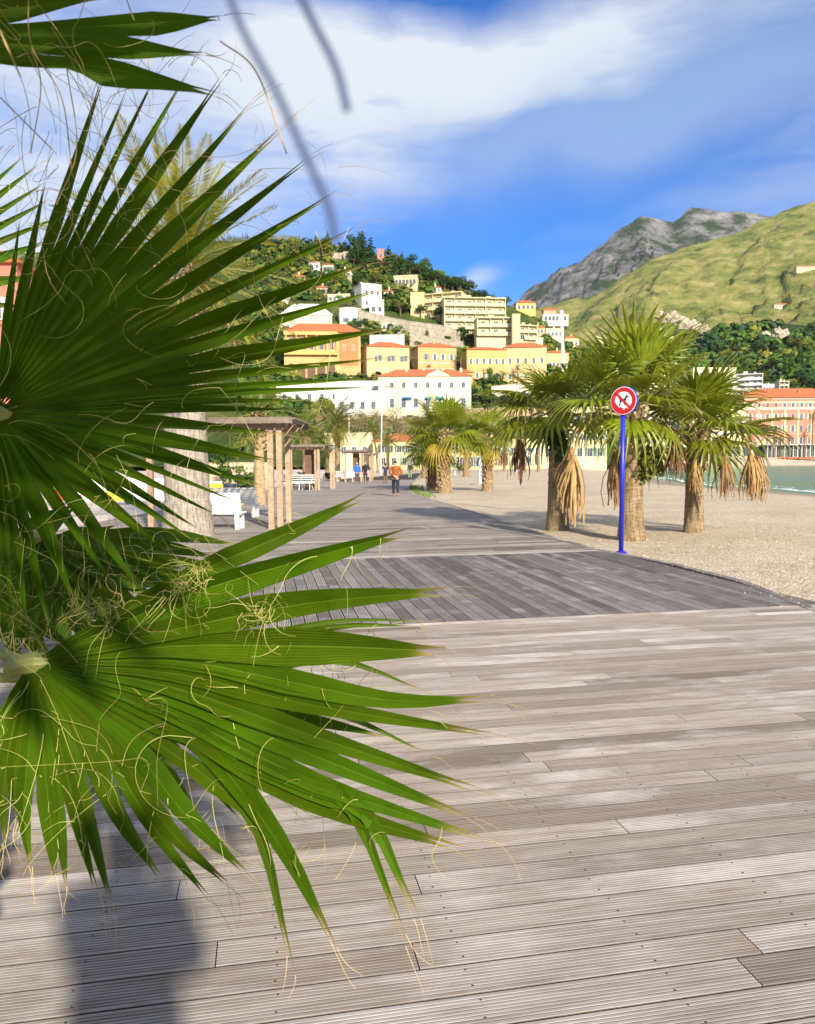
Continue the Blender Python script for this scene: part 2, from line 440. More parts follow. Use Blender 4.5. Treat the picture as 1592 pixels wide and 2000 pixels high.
cmb = nd(nt, 'ShaderNodeCombineXYZ'); nt.links.new(mathn(nt, 'MULTIPLY', ta.outputs['Fac'], 61.), cmb.inputs[0]); nt.links.new(mathn(nt, 'MULTIPLY', ta.outputs['Fac'], 23.), cmb.inputs[2])
nt.links.new(cmb.outputs[0], off.inputs[1])
def deckgrain(sx_, sy_, sc, det=5, rg=.6):
    mm = nd(nt, 'ShaderNodeMapping'); nt.links.new(off.outputs[0], mm.inputs[0]); mm.inputs['Scale'].default_value = (sx_, sy_, 6); return noise_tex(nt, mm.outputs[0], sc, det, rg)
dk = nd(nt, 'ShaderNodeAttribute', attribute_name='dark')   # the band laid the other way is of older, greyer boards
fr = mathn(nt, 'FRACT', mathn(nt, 'MULTIPLY', ta.outputs['Fac'], 7.13))
tonec = ramp(nt, fr, [(0, (.135, .115, .10)), (.25, (.26, .233, .213)), (.5, (.335, .305, .282)), (.75, (.205, .177, .157)), (1, (.45, .44, .435))])
darkc = ramp(nt, fr, [(0, (.13, .12, .118)), (.4, (.225, .21, .206)), (.75, (.29, .275, .27)), (1, (.39, .37, .365))])
isd = mathn(nt, 'GREATER_THAN', ta.outputs['Fac'], 1.0)
tc_ = mixc_(nt, isd, tonec, darkc)
gl = mixc_(nt, isd, deckgrain(1.6, 26, 1.6), deckgrain(26, 1.6, 1.6))
sl_ = nd(nt, 'ShaderNodeSeparateColor'); nt.links.new(gl, sl_.inputs[0]); grain = sl_.outputs[0]
c = mixc_(nt, ramp(nt, grain, [(.33, (1, 1, 1)), (.62, (0, 0, 0))]), tc_, mixc_(nt, .5, tc_, (.12, .085, .06)))
blot = deckgrain(.7, 1.6, 1.3, 6, .65)
c = mixc_(nt, ramp(nt, blot, [(.52, (0, 0, 0)), (.75, (.6, .6, .6))]), c, (.58, .56, .56))
c = mixc_(nt, ramp(nt, deckgrain(1.1, 2.3, .9, 7, .7), [(.55, (0, 0, 0)), (.78, (.55, .55, .55))]), c, (.16, .11, .075))
nt.links.new(c, p.inputs['Base Color']); p.inputs['Roughness'].default_value = .8; p.inputs['Specular IOR Level'].default_value = .15
bump(nt, p, grain, .45, .004)
DECK = mt
SHADE_GRIME = pm('groove_shade_grime', (.11, .09, .075), .4, 20, .95)  # shade of gaps and grooves put into the colour, along with dirt
boardwalk = struct(MB().build('boardwalk', DECK))
PLANK_N = 0
def plank_mesh(ends0, ends1, across0, w, along_u, tone, grooves):
    """one board: grooved profile across, running from ends0(c) to ends1(c)"""
    prof = []
    h, gd = 0.0, -.0035
    if grooves:
        n = grooves; e = .010; st = (w-2*e)/n
        prof.append((0, -.0015)); prof.append((.002, 0))
        for k in range(n):
            a = e+st*k+st*.30; b = e+st*k+st*.70
            prof += [(a, 0), (a+st*.05, gd), (b-st*.05, gd), (b, 0)]
        prof += [(w-.002, 0), (w, -.0015)]
    else: prof = [(0, -.002), (.004, 0), (w-.004, 0), (w, -.004)]
    prof = [(0, -.03)]+prof+[(w, -.03)]
    mb = MB(); n = len(prof); P0, P1 = [], []
    for c_, z in prof:
        cc_ = across0+c_
        for e_, L_ in ((ends0(cc_), P0), (ends1(cc_), P1)):
            q = xy_of(e_, cc_) if along_u else xy_of(cc_, e_); L_.append(Vector((q.x, q.y, z)))
    mid = (P0[0]+P1[-1])/2; mid.z = 0
    vs = [q-mid for q in P0+P1]
    fs = [(i, i+1, n+i+1, n+i) if not along_u else (i, n+i, n+i+1, i+1) for i in range(n-1)]
    fs += [tuple(range(n)), tuple(range(n, 2*n))]
    zz = [z for _, z in prof]
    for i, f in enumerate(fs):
        shade_face = i >= n-1 or i == 0 or i == n-2 or (grooves and max(zz[i], zz[i+1]) < -.003 and 2 < i < n-4)  # sides, ends and groove floors take the painted shade tone
        mb.f.append(f); mb.m.append(1 if shade_face else 0); mb.tone.append(tone)
    mb.v = [tuple(q) for q in vs]; me = mb.mesh('plank', [DECK, SHADE_GRIME], tone=True)
    return me, mid
nails = MB()
def nail(u, v):
    q = xy_of(u, v); r_ = .0036
    nails.lathe([(r_, 0), (r_, .0012)], 6, M=Matrix.Translation((q.x, q.y, .0004)))
rd = random.Random(21)
def add_plank(*a):
    global PLANK_N
    me, mid = plank_mesh(*a); ob('plank', me, boardwalk, mid); PLANK_N += 1
GAP = .008
# near section, boards across
nrow = int(round((V0-1.33)/PITCHB))
farstuff = MB()
for k in range(nrow):
    v = V0-.004-(k+1)*PITCHB
    lo = -1.2-.78*max(v, .6); hi = 1.4+.95*max(v, .6)
    joint = (1.45 if k % 2 else .55)+rd.uniform(-.12, .12)+.95*((k//2) % 3)*(-1 if k % 4 < 2 else 1)
    cuts = [lo-1.5]+[joint+3.6*j for j in range(-4, 5) if lo-1.0 < joint+3.6*j < hi+.3]+[hi+1.5]
    gro = 8 if v < 5.6 else 6
    for a, b in zip(cuts[:-1], cuts[1:]):
        tone = rd.random()*.98
        e1 = (lambda c_, b_=b: min(b_-.002, u_edge(c_)-.13)); e0 = (lambda c_, a_=a: a_+.002)
        add_plank(e0, e1, v, PITCHB-GAP, True, tone, gro)
        if v < 5.5:
            for j in np.arange(math.ceil(a/.6)*.6, b, .6):
                if abs(j) < v+1:
                    nail(j+rd.uniform(-.01, .01), v+.03); nail(j+rd.uniform(-.01, .01), v+.105)
# dark band, boards lengthwise
k = 0; u = -4.1
while u < 7.6:
    ve0 = V0; ve1 = v_edge(u); ve2 = v_edge(u+PITCHB)
    if ve1-V0 > .15:
        cut = V0+rd.choice([1.6, 2.6, 3.4, 99, 4.2])
        end = lambda c_: v_edge(c_)-(.02 if v_edge(c_) >= V1-.01 else .13)
        parts_ = [(lambda c_: V0+.003, (lambda c_, q=cut: min(q-.002, end(c_)))), ((lambda c_, q=cut: q+.002), end)] if cut+.2 < min(ve1, ve2) else [(lambda c_: V0+.003, end)]
        for a_, b_ in parts_: add_plank(a_, b_, u, PITCHB-.013, False, 1.02+rd.random()*.96, 6)
    u += PITCHB
# far section: rows joined into one mesh
v = V1+.004
while v < 74:
    ulo = -9+.185*v; uhi = u_edge(v)-.13; uu = ulo+rd.uniform(-3, 0); st = 3.4 if v < 40 else 6
    while uu < uhi:
        a, b = max(uu, ulo), min(uu+st-.004, uhi)
        if b > a+.01:
            c4 = [xy_of(a, v), xy_of(b, v), xy_of(min(b, u_edge(v+PITCHB)-.13) if b > uhi-.05 else b, v+PITCHB-GAP), xy_of(a, v+PITCHB-GAP)]
            farstuff.add([(q.x, q.y, 0) for q in c4]+[(q.x, q.y, -.03) for q in c4[:2]], [(0, 1, 2, 3), (4, 5, 1, 0)], tone=rd.random()*.98)
        uu += st
    v += PITCHB
stuff(farstuff.build('plank_rows', DECK, boardwalk, tone=True))
stuff(nails.build('screw_heads', pm('dark_screw', (.05, .045, .04), .2, 50, .5), boardwalk))
# dark joists and void below
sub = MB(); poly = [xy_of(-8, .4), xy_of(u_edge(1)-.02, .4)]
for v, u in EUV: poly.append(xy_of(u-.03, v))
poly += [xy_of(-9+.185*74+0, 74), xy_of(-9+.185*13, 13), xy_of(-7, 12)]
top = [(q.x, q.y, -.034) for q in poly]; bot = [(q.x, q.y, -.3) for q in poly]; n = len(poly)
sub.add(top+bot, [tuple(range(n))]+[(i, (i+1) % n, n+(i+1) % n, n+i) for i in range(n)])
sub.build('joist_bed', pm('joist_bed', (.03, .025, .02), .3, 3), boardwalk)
# edge board following the curve
eb = MB(); E = [(v, u) for v, u in EUV]
fine = []
for (v0_, u0_), (v1_, u1_) in zip(E[:-1], E[1:]):
    for i in range(6): fine.append((lerp(v0_, v1_, i/6), lerp(u0_, u1_, i/6)))
fine.append(E[-1])
for i in range(len(fine)-1):
    (va, ua), (vb, ub) = fine[i], fine[i+1]
    q = [xy_of(ua-.125, va), xy_of(ua, va), xy_of(ub, vb), xy_of(ub-.125, vb)]
    eb.add([(w.x, w.y, .004) for w in q]+[(w.x, w.y, -.2) for w in q], [(0, 1, 2, 3), (1, 5, 6, 2), (0, 3, 7, 4)], tone=1.05+.8*((i//6)*.37 % 1))
eb.build('edge_board', DECK, boardwalk, tone=True)
# paving on the town side
pav = MB(); pav.box(-130, -2, -20, 240, -.4, -.044)
struct(pav.build('pavement', pm('pale_paving', (.52, .46, .42), .12, 1.2, .85, .2)))
for i in range(7000):
    y = 7+rp.random()**1.6*26; x = rp.uniform(2, .62*y+3)
    u, v = uv_of(Vector((x, y, 0)))
    if u < u_edge(v)+.03: continue
    s = rp.uniform(.008, .026)*(1.5 if rp.random() < .06 else 1)
    z = float(beach_rel(np.array([x]), np.array([y]))[0]) if i % 1 == 0 else -.05
    a, b, c_ = s*rp.uniform(.8, 1.5), s*rp.uniform(.7, 1.2), s*.55; q = rp.uniform(0, 6.28); ca, sa = math.cos(q), math.sin(q)
    pts = [(a*ca, a*sa, 0), (-b*sa, b*ca, 0), (-a*ca, -a*sa, 0), (b*sa, -b*ca, 0)]
    vs = [(x+X, y+Y, z+.25*c_) for X, Y, _ in pts]+[(x+X*.15, y+Y*.15, z+c_) for X, Y, _ in pts]
    pb.add(vs, [(0, 1, 5, 4), (1, 2, 6, 5), (2, 3, 7, 6), (3, 0, 4, 7), (4, 5, 6, 7)], rp.choice((0, 0, 1, 1, 2, 3)))
for i in range(260):      # grit kicked onto the edge of the boards
    v = rp.uniform(7.2, 20); u = u_edge(v)-.01-rp.random()**2.5*.4; q_ = xy_of(u, v); x, y = q_.x, q_.y; s = rp.uniform(.004, .012)
    pb.add([(x-s, y, .004), (x, y-s, .004), (x+s, y, .004), (x, y+s, .004), (x, y, .004+s)], [(0, 1, 4), (1, 2, 4), (2, 3, 4), (3, 0, 4)], rp.choice((0, 1, 1, 3)))
stuff(pb.build('pebbles', PEBC))
# tuft of grass along the far bend of the deck edge
gr = MB(); rg = random.Random(5)
for i in range(500):
    v = rg.uniform(36, 56); u = u_edge(v)+rg.random()**2*.9+.02; q = xy_of(u, v); hgt = rg.uniform(.06, .2); a = rg.uniform(0, 6.28)
    gr.add([(q.x-.03*math.cos(a), q.y-.03*math.sin(a), -.1), (q.x+.03*math.cos(a), q.y+.03*math.sin(a), -.1), (q.x+rg.uniform(-.08, .08), q.y, -.06+hgt)], [(0, 1, 2)])
stuff(gr.build('grass', pm('edge_grass', (.10, .16, .02), .3, 4)))

# ---------------------------------------------------------------- hills and mountains
def fbm(x, y, z, o=5, H=.6): return mnoise.fractal(Vector((x, y, z)), H, 2.1, o, noise_basis='PERLIN_ORIGINAL')
class Terrain:
    def __init__(s, name, ridge, yb, d0, d1, px0, px1, nx, ny, mat_, rough, seed, back, skew=0, amp_ridge=0, gully=0):
        s.ridge, s.yb, s.d0, s.d1 = ridge, yb, d0, d1
        vs = []; k = nx+1
        for j in range(ny+1):
            t = j/ny
            for i in range(k):
                px = lerp(px0, px1, i/nx); py = lerp(yb, interp(ridge, px), t)
                q = at(px, py, lerp(d0, d1, t))
                w = Vector((q.x/rough[0], q.y/rough[0], seed))
                n_ = mnoise.ridged_multi_fractal(Vector(((q.x+skew*q.y)/rough[0], (q.y*.35)/rough[0], seed)), .9, 2.0, 6, 1.0, 2.0)-1.0 if gully else 0
                f_ = fbm(q.x/rough[0]*1.7, q.y/rough[0]*1.7, seed, 6)
                env = math.sin(math.pi*min(1, t*1.02))**.6 if t < .98 else .25
                dz = rough[1]*(f_*(rough[2] if len(rough) > 2 else .8)-gully*n_*.55)*(env if t < .97 else .2)
                q.z += dz; q.y += dz*1.2; vs.append(q)
        for i in range(k):
            q = vs[ny*k+i].copy(); q.z = -8 if back else q.z-200; q.y += (s.d1-s.d0)*.6; vs.append(q)
        fs = [(j*k+i, j*k+i+1, (j+1)*k+i+1, (j+1)*k+i) for j in range(ny+1) for i in range(nx)]
        me = bpy.data.meshes.new(name); me.from_pydata([tuple(v) for v in vs], [], fs); me.materials.append(mat_)
        me.polygons.foreach_set('use_smooth', [True]*len(fs)); me.update()
        s.o = struct(ob(name, me)); s.tree = BVHTree.FromPolygons(vs, fs)
    def depth(s, px, py):
        hit = s.tree.ray_cast(CAM, ray(px, py).normalized())[0]
        if hit: return hit.y
        t = (s.yb-py)/(s.yb-interp(s.ridge, px)); return lerp(s.d0, s.d1, max(0, min(1.0, t)))
    def point(s, px, py): return at(px, py, s.depth(px, py))
def hillmat(name, stops, sc, patches=None, psc=.02, pth=(.55, .62), rock=None, rth=(.45, .7), bmp=.6, bd=4):
    mt, nt, p = base_mat(name); g = nd(nt, 'ShaderNodeNewGeometry'); P_ = g.outputs['Position']
    c = ramp(nt, noise_tex(nt, P_, sc, 9, .68), stops)
    if patches:
        f_ = ramp(nt, noise_tex(nt, P_, psc, 8, .72), [(pth[0], (0, 0, 0)), (pth[1], (1, 1, 1))]); c = mixc_(nt, f_, c, patches)
    if rock:
        sp = nd(nt, 'ShaderNodeSeparateXYZ'); nt.links.new(g.outputs['Normal'], sp.inputs[0])
        s_ = mathn(nt, 'ADD', sp.outputs[2], mathn(nt, 'MULTIPLY', mathn(nt, 'SUBTRACT', noise_tex(nt, P_, sc*1.6, 8, .7), .5), .9))
        f_ = ramp(nt, s_, [(rth[0], (1, 1, 1)), (rth[1], (0, 0, 0))]); c = mixc_(nt, f_, c, rock)
    nt.links.new(c, p.inputs['Base Color']); p.inputs['Roughness'].default_value = .95; p.inputs['Specular IOR Level'].default_value = .1
    bump(nt, p, noise_tex(nt, P_, sc*2.5, 10, .72), bmp, bd)
    return mt
RA = [(-900, 600), (-400, 540), (0, 500), (300, 472), (550, 470), (650, 480), (740, 496), (800, 512), (850, 530), (900, 556), (950, 578), (985, 592), (1050, 622), (1100, 655), (1150, 710), (1200, 790), (1250, 870), (1290, 903), (1400, 908)]
HA = Terrain('hillside', RA, 912, 240, 520, -900, 1290, 150, 60, hillmat('hill_scrub', [(.3, (.022, .045, .012)), (.55, (.06, .085, .02)), (.75, (.15, .14, .05))], .06, (.24, .20, .12), .03, (.60, .68), bd=2.5), (40, 5), 1.3, True)
RB = [(950, 780), (1050, 720), (1200, 690), (1320, 668), (1400, 648), (1450, 632), (1520, 630), (1592, 640), (1700, 650), (2100, 690), (2600, 760)]
HB = Terrain('wooded_hill', RB, 893, 470, 900, 950, 2600, 120, 50, hillmat('wood_floor', [(.3, (.014, .035, .010)), (.6, (.03, .06, .015)), (.8, (.09, .10, .03))], .03, bd=3), (90, 10), 4.1, True)
RC = [(800, 690), (900, 650), (1010, 612), (1090, 594), (1140, 580), (1200, 545), (1260, 516), (1330, 490), (1400, 466), (1450, 450), (1480, 436), (1510, 428), (1540, 412), (1592, 390), (1660, 360), (1800, 330), (2100, 360), (2600, 470)]
HC = Terrain('grassy_mountain', RC, 760, 1100, 2500, 800, 2600, 260, 140, hillmat('mountain_grass', [(.32, (.075, .11, .022)), (.45, (.18, .205, .048)), (.56, (.27, .255, .08)), (.70, (.42, .36, .17))], .018, (.05, .085, .022), .011, (.54, .66), (.40, .33, .21), (.30, .55), 1.0, 14), (300, 105, .40), 7.7, False, skew=-.6, gully=1.7)
RD = [(820, 690), (960, 612), (1010, 586), (1040, 564), (1075, 546), (1120, 521), (1150, 498), (1180, 473), (1200, 456), (1215, 441), (1240, 423), (1255, 417), (1275, 424), (1300, 432), (1315, 433), (1340, 415), (1355, 409), (1400, 411), (1450, 413), (1490, 418), (1520, 421), (1600, 440), (1800, 470), (2200, 560)]
HD = Terrain('rocky_mountain', RD, 690, 2700, 4000, 820, 2200, 240, 130, hillmat('mountain_rock', [(.34, (.025, .05, .025)), (.46, (.055, .08, .04)), (.50, (.14, .145, .155)), (.70, (.36, .355, .35))], .010, None, .01, (.5, .6), (.27, .275, .285), (.32, .70), 1.0, 40), (360, 190, .65), 2.2, False, skew=.25, gully=1.2)

# ---------------------------------------------------------------- thin sea air
hz, hnt, hp = base_mat('haze_air'); hnt.nodes.remove(hp); pv = nd(hnt, 'ShaderNodeVolumePrincipled'); pv.inputs['Color'].default_value = (.86, .92, 1.0, 1); pv.inputs['Density'].default_value = 1.8e-5; pv.inputs['Anisotropy'].default_value = 0.0
hnt.links.new(pv.outputs[0], hnt.nodes['Material Output'].inputs['Volume'])
hb = MB(); hb.box(-9500, 9500, -3500, 12500, -7.5, 1750); stuff(hb.build('haze', hz))
# ---------------------------------------------------------------- vegetation builders
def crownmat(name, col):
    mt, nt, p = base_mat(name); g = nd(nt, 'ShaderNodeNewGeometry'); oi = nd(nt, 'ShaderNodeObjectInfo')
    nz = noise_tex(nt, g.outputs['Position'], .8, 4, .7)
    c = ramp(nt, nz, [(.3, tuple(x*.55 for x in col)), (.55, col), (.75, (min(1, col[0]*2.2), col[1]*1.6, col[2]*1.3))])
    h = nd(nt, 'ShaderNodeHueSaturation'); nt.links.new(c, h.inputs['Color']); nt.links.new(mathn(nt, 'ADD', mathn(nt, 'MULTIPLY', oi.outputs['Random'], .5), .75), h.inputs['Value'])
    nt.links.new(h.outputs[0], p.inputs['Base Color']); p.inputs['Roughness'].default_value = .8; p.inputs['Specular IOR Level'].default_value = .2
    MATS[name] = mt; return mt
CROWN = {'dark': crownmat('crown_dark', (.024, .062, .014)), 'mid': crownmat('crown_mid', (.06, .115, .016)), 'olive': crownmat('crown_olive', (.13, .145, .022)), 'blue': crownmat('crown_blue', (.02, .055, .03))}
BARK = pm('bark', (.13, .09, .06), .35, 8, .9, .4)
def leaf_cloud(mb, blobs, n, size, rr, squash=1.0):
    """leaf clumps: many small bent faces spread over and inside lumpy blobs"""
    tot = sum(b[3]**2 for b in blobs)
    for bx, by, bz, br in blobs:
        for _ in range(max(6, int(n*br*br/tot))):
            d = Vector((rr.gauss(0, 1), rr.gauss(0, 1), rr.gauss(0, 1))).normalized()
            r_ = br*(rr.random()**.35)*rr.uniform(.85, 1.12)
            c_ = Vector((bx, by, bz))+Vector((d.x*r_, d.y*r_, d.z*r_*squash))
            nrm = (d+Vector((rr.uniform(-.7, .7), rr.uniform(-.7, .7), rr.uniform(-.3, .9)))).normalized()
            a = nrm.orthogonal().normalized(); a.rotate(Matrix.Rotation(rr.uniform(0, 6.28), 3, nrm)); b = nrm.cross(a)
            s = size*rr.uniform(.6, 1.4)
            mb.add([c_+a*s, c_+b*s*.8+nrm*s*.25, c_-a*s*.9, c_-b*s*.7-nrm*s*.2], [(0, 1, 2), (0, 2, 3)])
def tree_meshes(kind, shade, seed):
    """unit-height tree: crown mesh, trunk mesh (height 1)"""
    rr = random.Random(seed); mb = MB(); tb = MB()
    if kind == 'cypress_tree':
        bl = []
        for i in range(12):
            t = i/11; r_ = .115*math.sin(math.pi*min(1, .22+.78*t))**.8*(1-.35*t)+.01
            bl.append((rr.uniform(-.02, .02), rr.uniform(-.02, .02), .1+.86*t, r_))
        leaf_cloud(mb, bl, 620, .028, rr, 1.6); tb.tube([(0, 0, -.1), (0, 0, .5)], [.03, .015], 6)
    elif kind == 'pine_tree':
        bl = [(rr.uniform(-.26, .26), rr.uniform(-.26, .26), rr.uniform(.58, .85), rr.uniform(.12, .2)) for _ in range(9)]
        leaf_cloud(mb, bl, 620, .034, rr, .7); tb.tube([(0, 0, -.1), (.02, 0, .3), (.0, .02, .62)], [.035, .028, .018], 6)
        for b in bl[:5]: tb.tube([(.01, .01, .42), (b[0]*.6, b[1]*.6, b[2]-.1), (b[0], b[1], b[2])], [.016, .011, .004], 5)
    elif kind == 'broadleaf_tree':
        bl = [(rr.uniform(-.25, .25), rr.uniform(-.25, .25), rr.uniform(.36, .8), rr.uniform(.14, .22)) for _ in range(10)]
        leaf_cloud(mb, bl, 640, .036, rr, .9); tb.tube([(0, 0, -.1), (.01, 0, .2), (0, .02, .5)], [.04, .03, .02], 6)
        for b in bl[:5]: tb.tube([(.01, .01, .26), (b[0]*.5, b[1]*.5, b[2]-.12), (b[0], b[1], b[2])], [.018, .012, .004], 5)
    else:   # shrub
        bl = [(rr.uniform(-.4, .4), rr.uniform(-.35, .35), rr.uniform(.25, .62), rr.uniform(.25, .4)) for _ in range(7)]
        leaf_cloud(mb, bl, 420, .075, rr, .8); tb.tube([(0, 0, -.1), (0, 0, .4)], [.05, .03], 5)
    return mb.mesh('crown', CROWN[shade]), tb.mesh('trunk', BARK)
TM = {}
for i, k in enumerate(('cypress_tree', 'pine_tree', 'broadleaf_tree', 'shrub')):
    for j, sh in enumerate(('dark', 'mid', 'olive', 'blue')):
        TM[k, sh] = [tree_meshes(k, sh, 100*i+10*j+q) for q in range(2)]
TREES = []
def plant_tree(kind, shade, pos, h, label, group, rr, wide=1.0, sink=0.0):
    cm, tm = TM[kind, shade][rr.randrange(2)]
    t = thing(kind, label, 'shrub' if kind == 'shrub' else 'tree', (pos.x, pos.y, pos.z-sink), rr.uniform(0, 6.28), group)
    TREES.append((t, label, pos.x/pos.y, pos.z/pos.y))
    s = (h*wide, h*wide, h)
    ob('trunk', tm, t, scale=s); ob('crown', cm, t, scale=s)
    return t

# ---------------------------------------------------------------- buildings
WALLS = {}
def wallmat(rgb, var=.13): 
    k = ('wall',)+rgb
    if k not in WALLS: WALLS[k] = pm('render_%d_%d_%d' % rgb, tuple(x*.60 for x in srgb(*rgb)), var, .35, .9, .15, .05)
    return WALLS[k]
mt, nt, p = base_mat('roof_tiles'); g = nd(nt, 'ShaderNodeTexCoord')
cr = ramp(nt, noise_tex(nt, g.outputs['Object'], 1.4, 6, .7), [(.3, (.30, .075, .025)), (.55, (.42, .13, .045)), (.75, (.50, .21, .10))])
nt.links.new(cr, p.inputs['Base Color']); p.inputs['Roughness'].default_value = .9
wv = nd(nt, 'ShaderNodeTexWave'); wv.inputs['Scale'].default_value = 1.2; nt.links.new(g.outputs['Object'], wv.inputs['Vector']); bump(nt, p, wv.outputs[0], .5, .08)
TILE = mt
STONE = pm('pale_stone', (.30, .27, .215), .3, .6, .95, .5, .1)
GLASS = pm('window_glass', (.045, .06, .075), .3, 1, .12)
FRAMEW = pm('white_frame', (.55, .55, .53), .05, 1)
SHUT = {'green': pm('shutter_green', (.10, .17, .13), .1, 1), 'blue': pm('shutter_blue', (.33, .46, .62), .1, 1), 'grey': pm('shutter_grey', (.48, .50, .52), .1, 1), 'brown': pm('shutter_brown', (.28, .17, .10), .1, 1), 'teal': pm('shutter_teal', (.20, .42, .40), .1, 1)}
WIN = {}; WR = random.Random(15)
def win_mesh(w, h, kind):
    w, h = w*1.15, h*1.12
    k = (round(w, 2), round(h, 2), kind)
    if k in WIN: return WIN[k]
    a = MB(); t = .12
    a.box(-w/2-t, -w/2, -.10, .02, -t, h+t); a.box(w/2, w/2+t, -.10, .02, -t, h+t); a.box(-w/2, w/2, -.10, .02, h, h+t); a.box(-w/2-t, w/2+t, -.18, .02, -t-.08, -t); a.box(-.04, .04, -.07, .0, 0, h)
    if kind:
        for s in (-1, 1):
            x0, x1 = (w/2+t+.01, w/2+t+w*.42) if s > 0 else (-w/2-t-w*.42, -w/2-t-.01)
            a.box(x0, x1, -.09, -.004, -.05, h+.05, 1)
            for q in range(5): a.box(x0+.05, x1-.05, -.12, -.092, h*(.06+.19*q), h*(.17+.19*q), 1)
    g_ = MB(); g_.box(-w/2, w/2, -.03, -.004, 0, h)
    WIN[k] = (a.mesh('window', [FRAMEW, SHUT.get(kind, FRAMEW)]), g_.mesh('pane', GLASS)); return WIN[k]
def house(name, label, cat, px0, px1, yt, yb, T, wall, roof='hip', roofh=1.6, eave=.5, depth=10, yaw=0, rows=(), side=0, d=None, group=None, found=6, roofmat=None, chim=0, band=None):
    """one building standing where its base line meets the hill; rows: (height fraction, count, w, h, shutter, from, to)"""
    if d is None: d = T.depth((px0+px1)/2, yb)
    a, b = at(px0, yb, d), at(px1, yb, d); y = R(yaw)
    Wd = (b.x-a.x)/max(.3, math.cos(y)); H = (yb-yt)/F*d
    r_ = thing(name, label, cat, tuple(a), y, group)
    wm = wallmat(wall) if isinstance(wall, tuple) else wall
    w_ = MB(); w_.box(0, Wd, 0, depth, -found, H)
    w_.build('wall', wm, r_)
    if roof == 'hip':
        roofh *= 1.45
        m_ = MB(); e = eave; k = min(Wd, depth)/2
        m_.add([(-e, -e, H), (Wd+e, -e, H), (Wd+e, depth+e, H), (-e, depth+e, H), (-e, -e, H+.25), (Wd+e, -e, H+.25), (Wd+e, depth+e, H+.25), (-e, depth+e, H+.25), (k if Wd > depth else Wd/2-.05, depth/2, H+roofh), (Wd-k if Wd > depth else Wd/2+.05, depth/2, H+roofh)],
               [(0, 3, 2, 1), (0, 1, 5, 4), (1, 2, 6, 5), (2, 3, 7, 6), (3, 0, 4, 7), (4, 5, 9, 8), (5, 6, 9), (6, 7, 8, 9), (7, 4, 8)])
        rf_ = m_.build('roof', roofmat or TILE, r_)
        rc = random.Random(int(px0*7))
        for q in range(chim):
            c_ = MB(); s_ = .9; c_.box(-s_/2, s_/2, -s_/2, s_/2, 0, 2.0); c_.box(-s_/2-.12, s_/2+.12, -s_/2-.12, s_/2+.12, 2.0, 2.2); c_.box(-.3, .3, -.3, .3, 2.2, 2.5)
            c_.build('chimney', wm, rf_, (Wd*(q+.5)/chim+rc.uniform(-.5, .5), depth*rc.uniform(.2, .45), H+roofh*.35))
    elif roof == 'flat':
        m_ = MB(); e = eave*.4; m_.box(-e, Wd+e, -e, depth+e, H, H+.35); m_.box(-e, Wd+e, -e, -e+.25, H+.35, H+.35+roofh*.35)
        rf_ = m_.build('roof', roofmat or wm, r_)
        for q in range(chim):
            c_ = MB(); c_.box(-.5, .5, -.5, .5, 0, 1.7); c_.box(-.6, .6, -.6, .6, 1.7, 1.9); c_.build('chimney', wm, rf_, (Wd*(q+.5)/chim, depth*.4, H+.3))
    if band:
        for z in band:
            m_ = MB(); m_.box(-.12, Wd+.12, -.14, -.004, H*z, H*z+.28); m_.build('cornice', FRAMEW, r_)
    for zf, n, w, h, kind, f0, f1 in rows:
        fm_, pn = win_mesh(w, h, kind)
        for q in range(n):
            if kind: fm_, pn = win_mesh(w, h, WR.choice((kind, kind, kind, kind, None, 'brown' if kind == 'green' else 'green' if cat == 'house' else kind)))
            x = Wd*lerp(f0, f1, (q+.5)/n); o = ob('window', fm_, r_, (x, 0, H*zf)); ob('pane', pn, o)
    if side:
        zs = sorted({r0[0] for r0 in rows}); w, h, kind = rows[0][2:5]; fm_, pn = win_mesh(w, h, kind)
        for z in zs:
            for q in range(side):
                o = ob('window', fm_, r_, (0, depth*(q+.5)/side, H*z), (0, 0, -math.pi/2)); ob('pane', pn, o)
    return r_, Wd, H, d
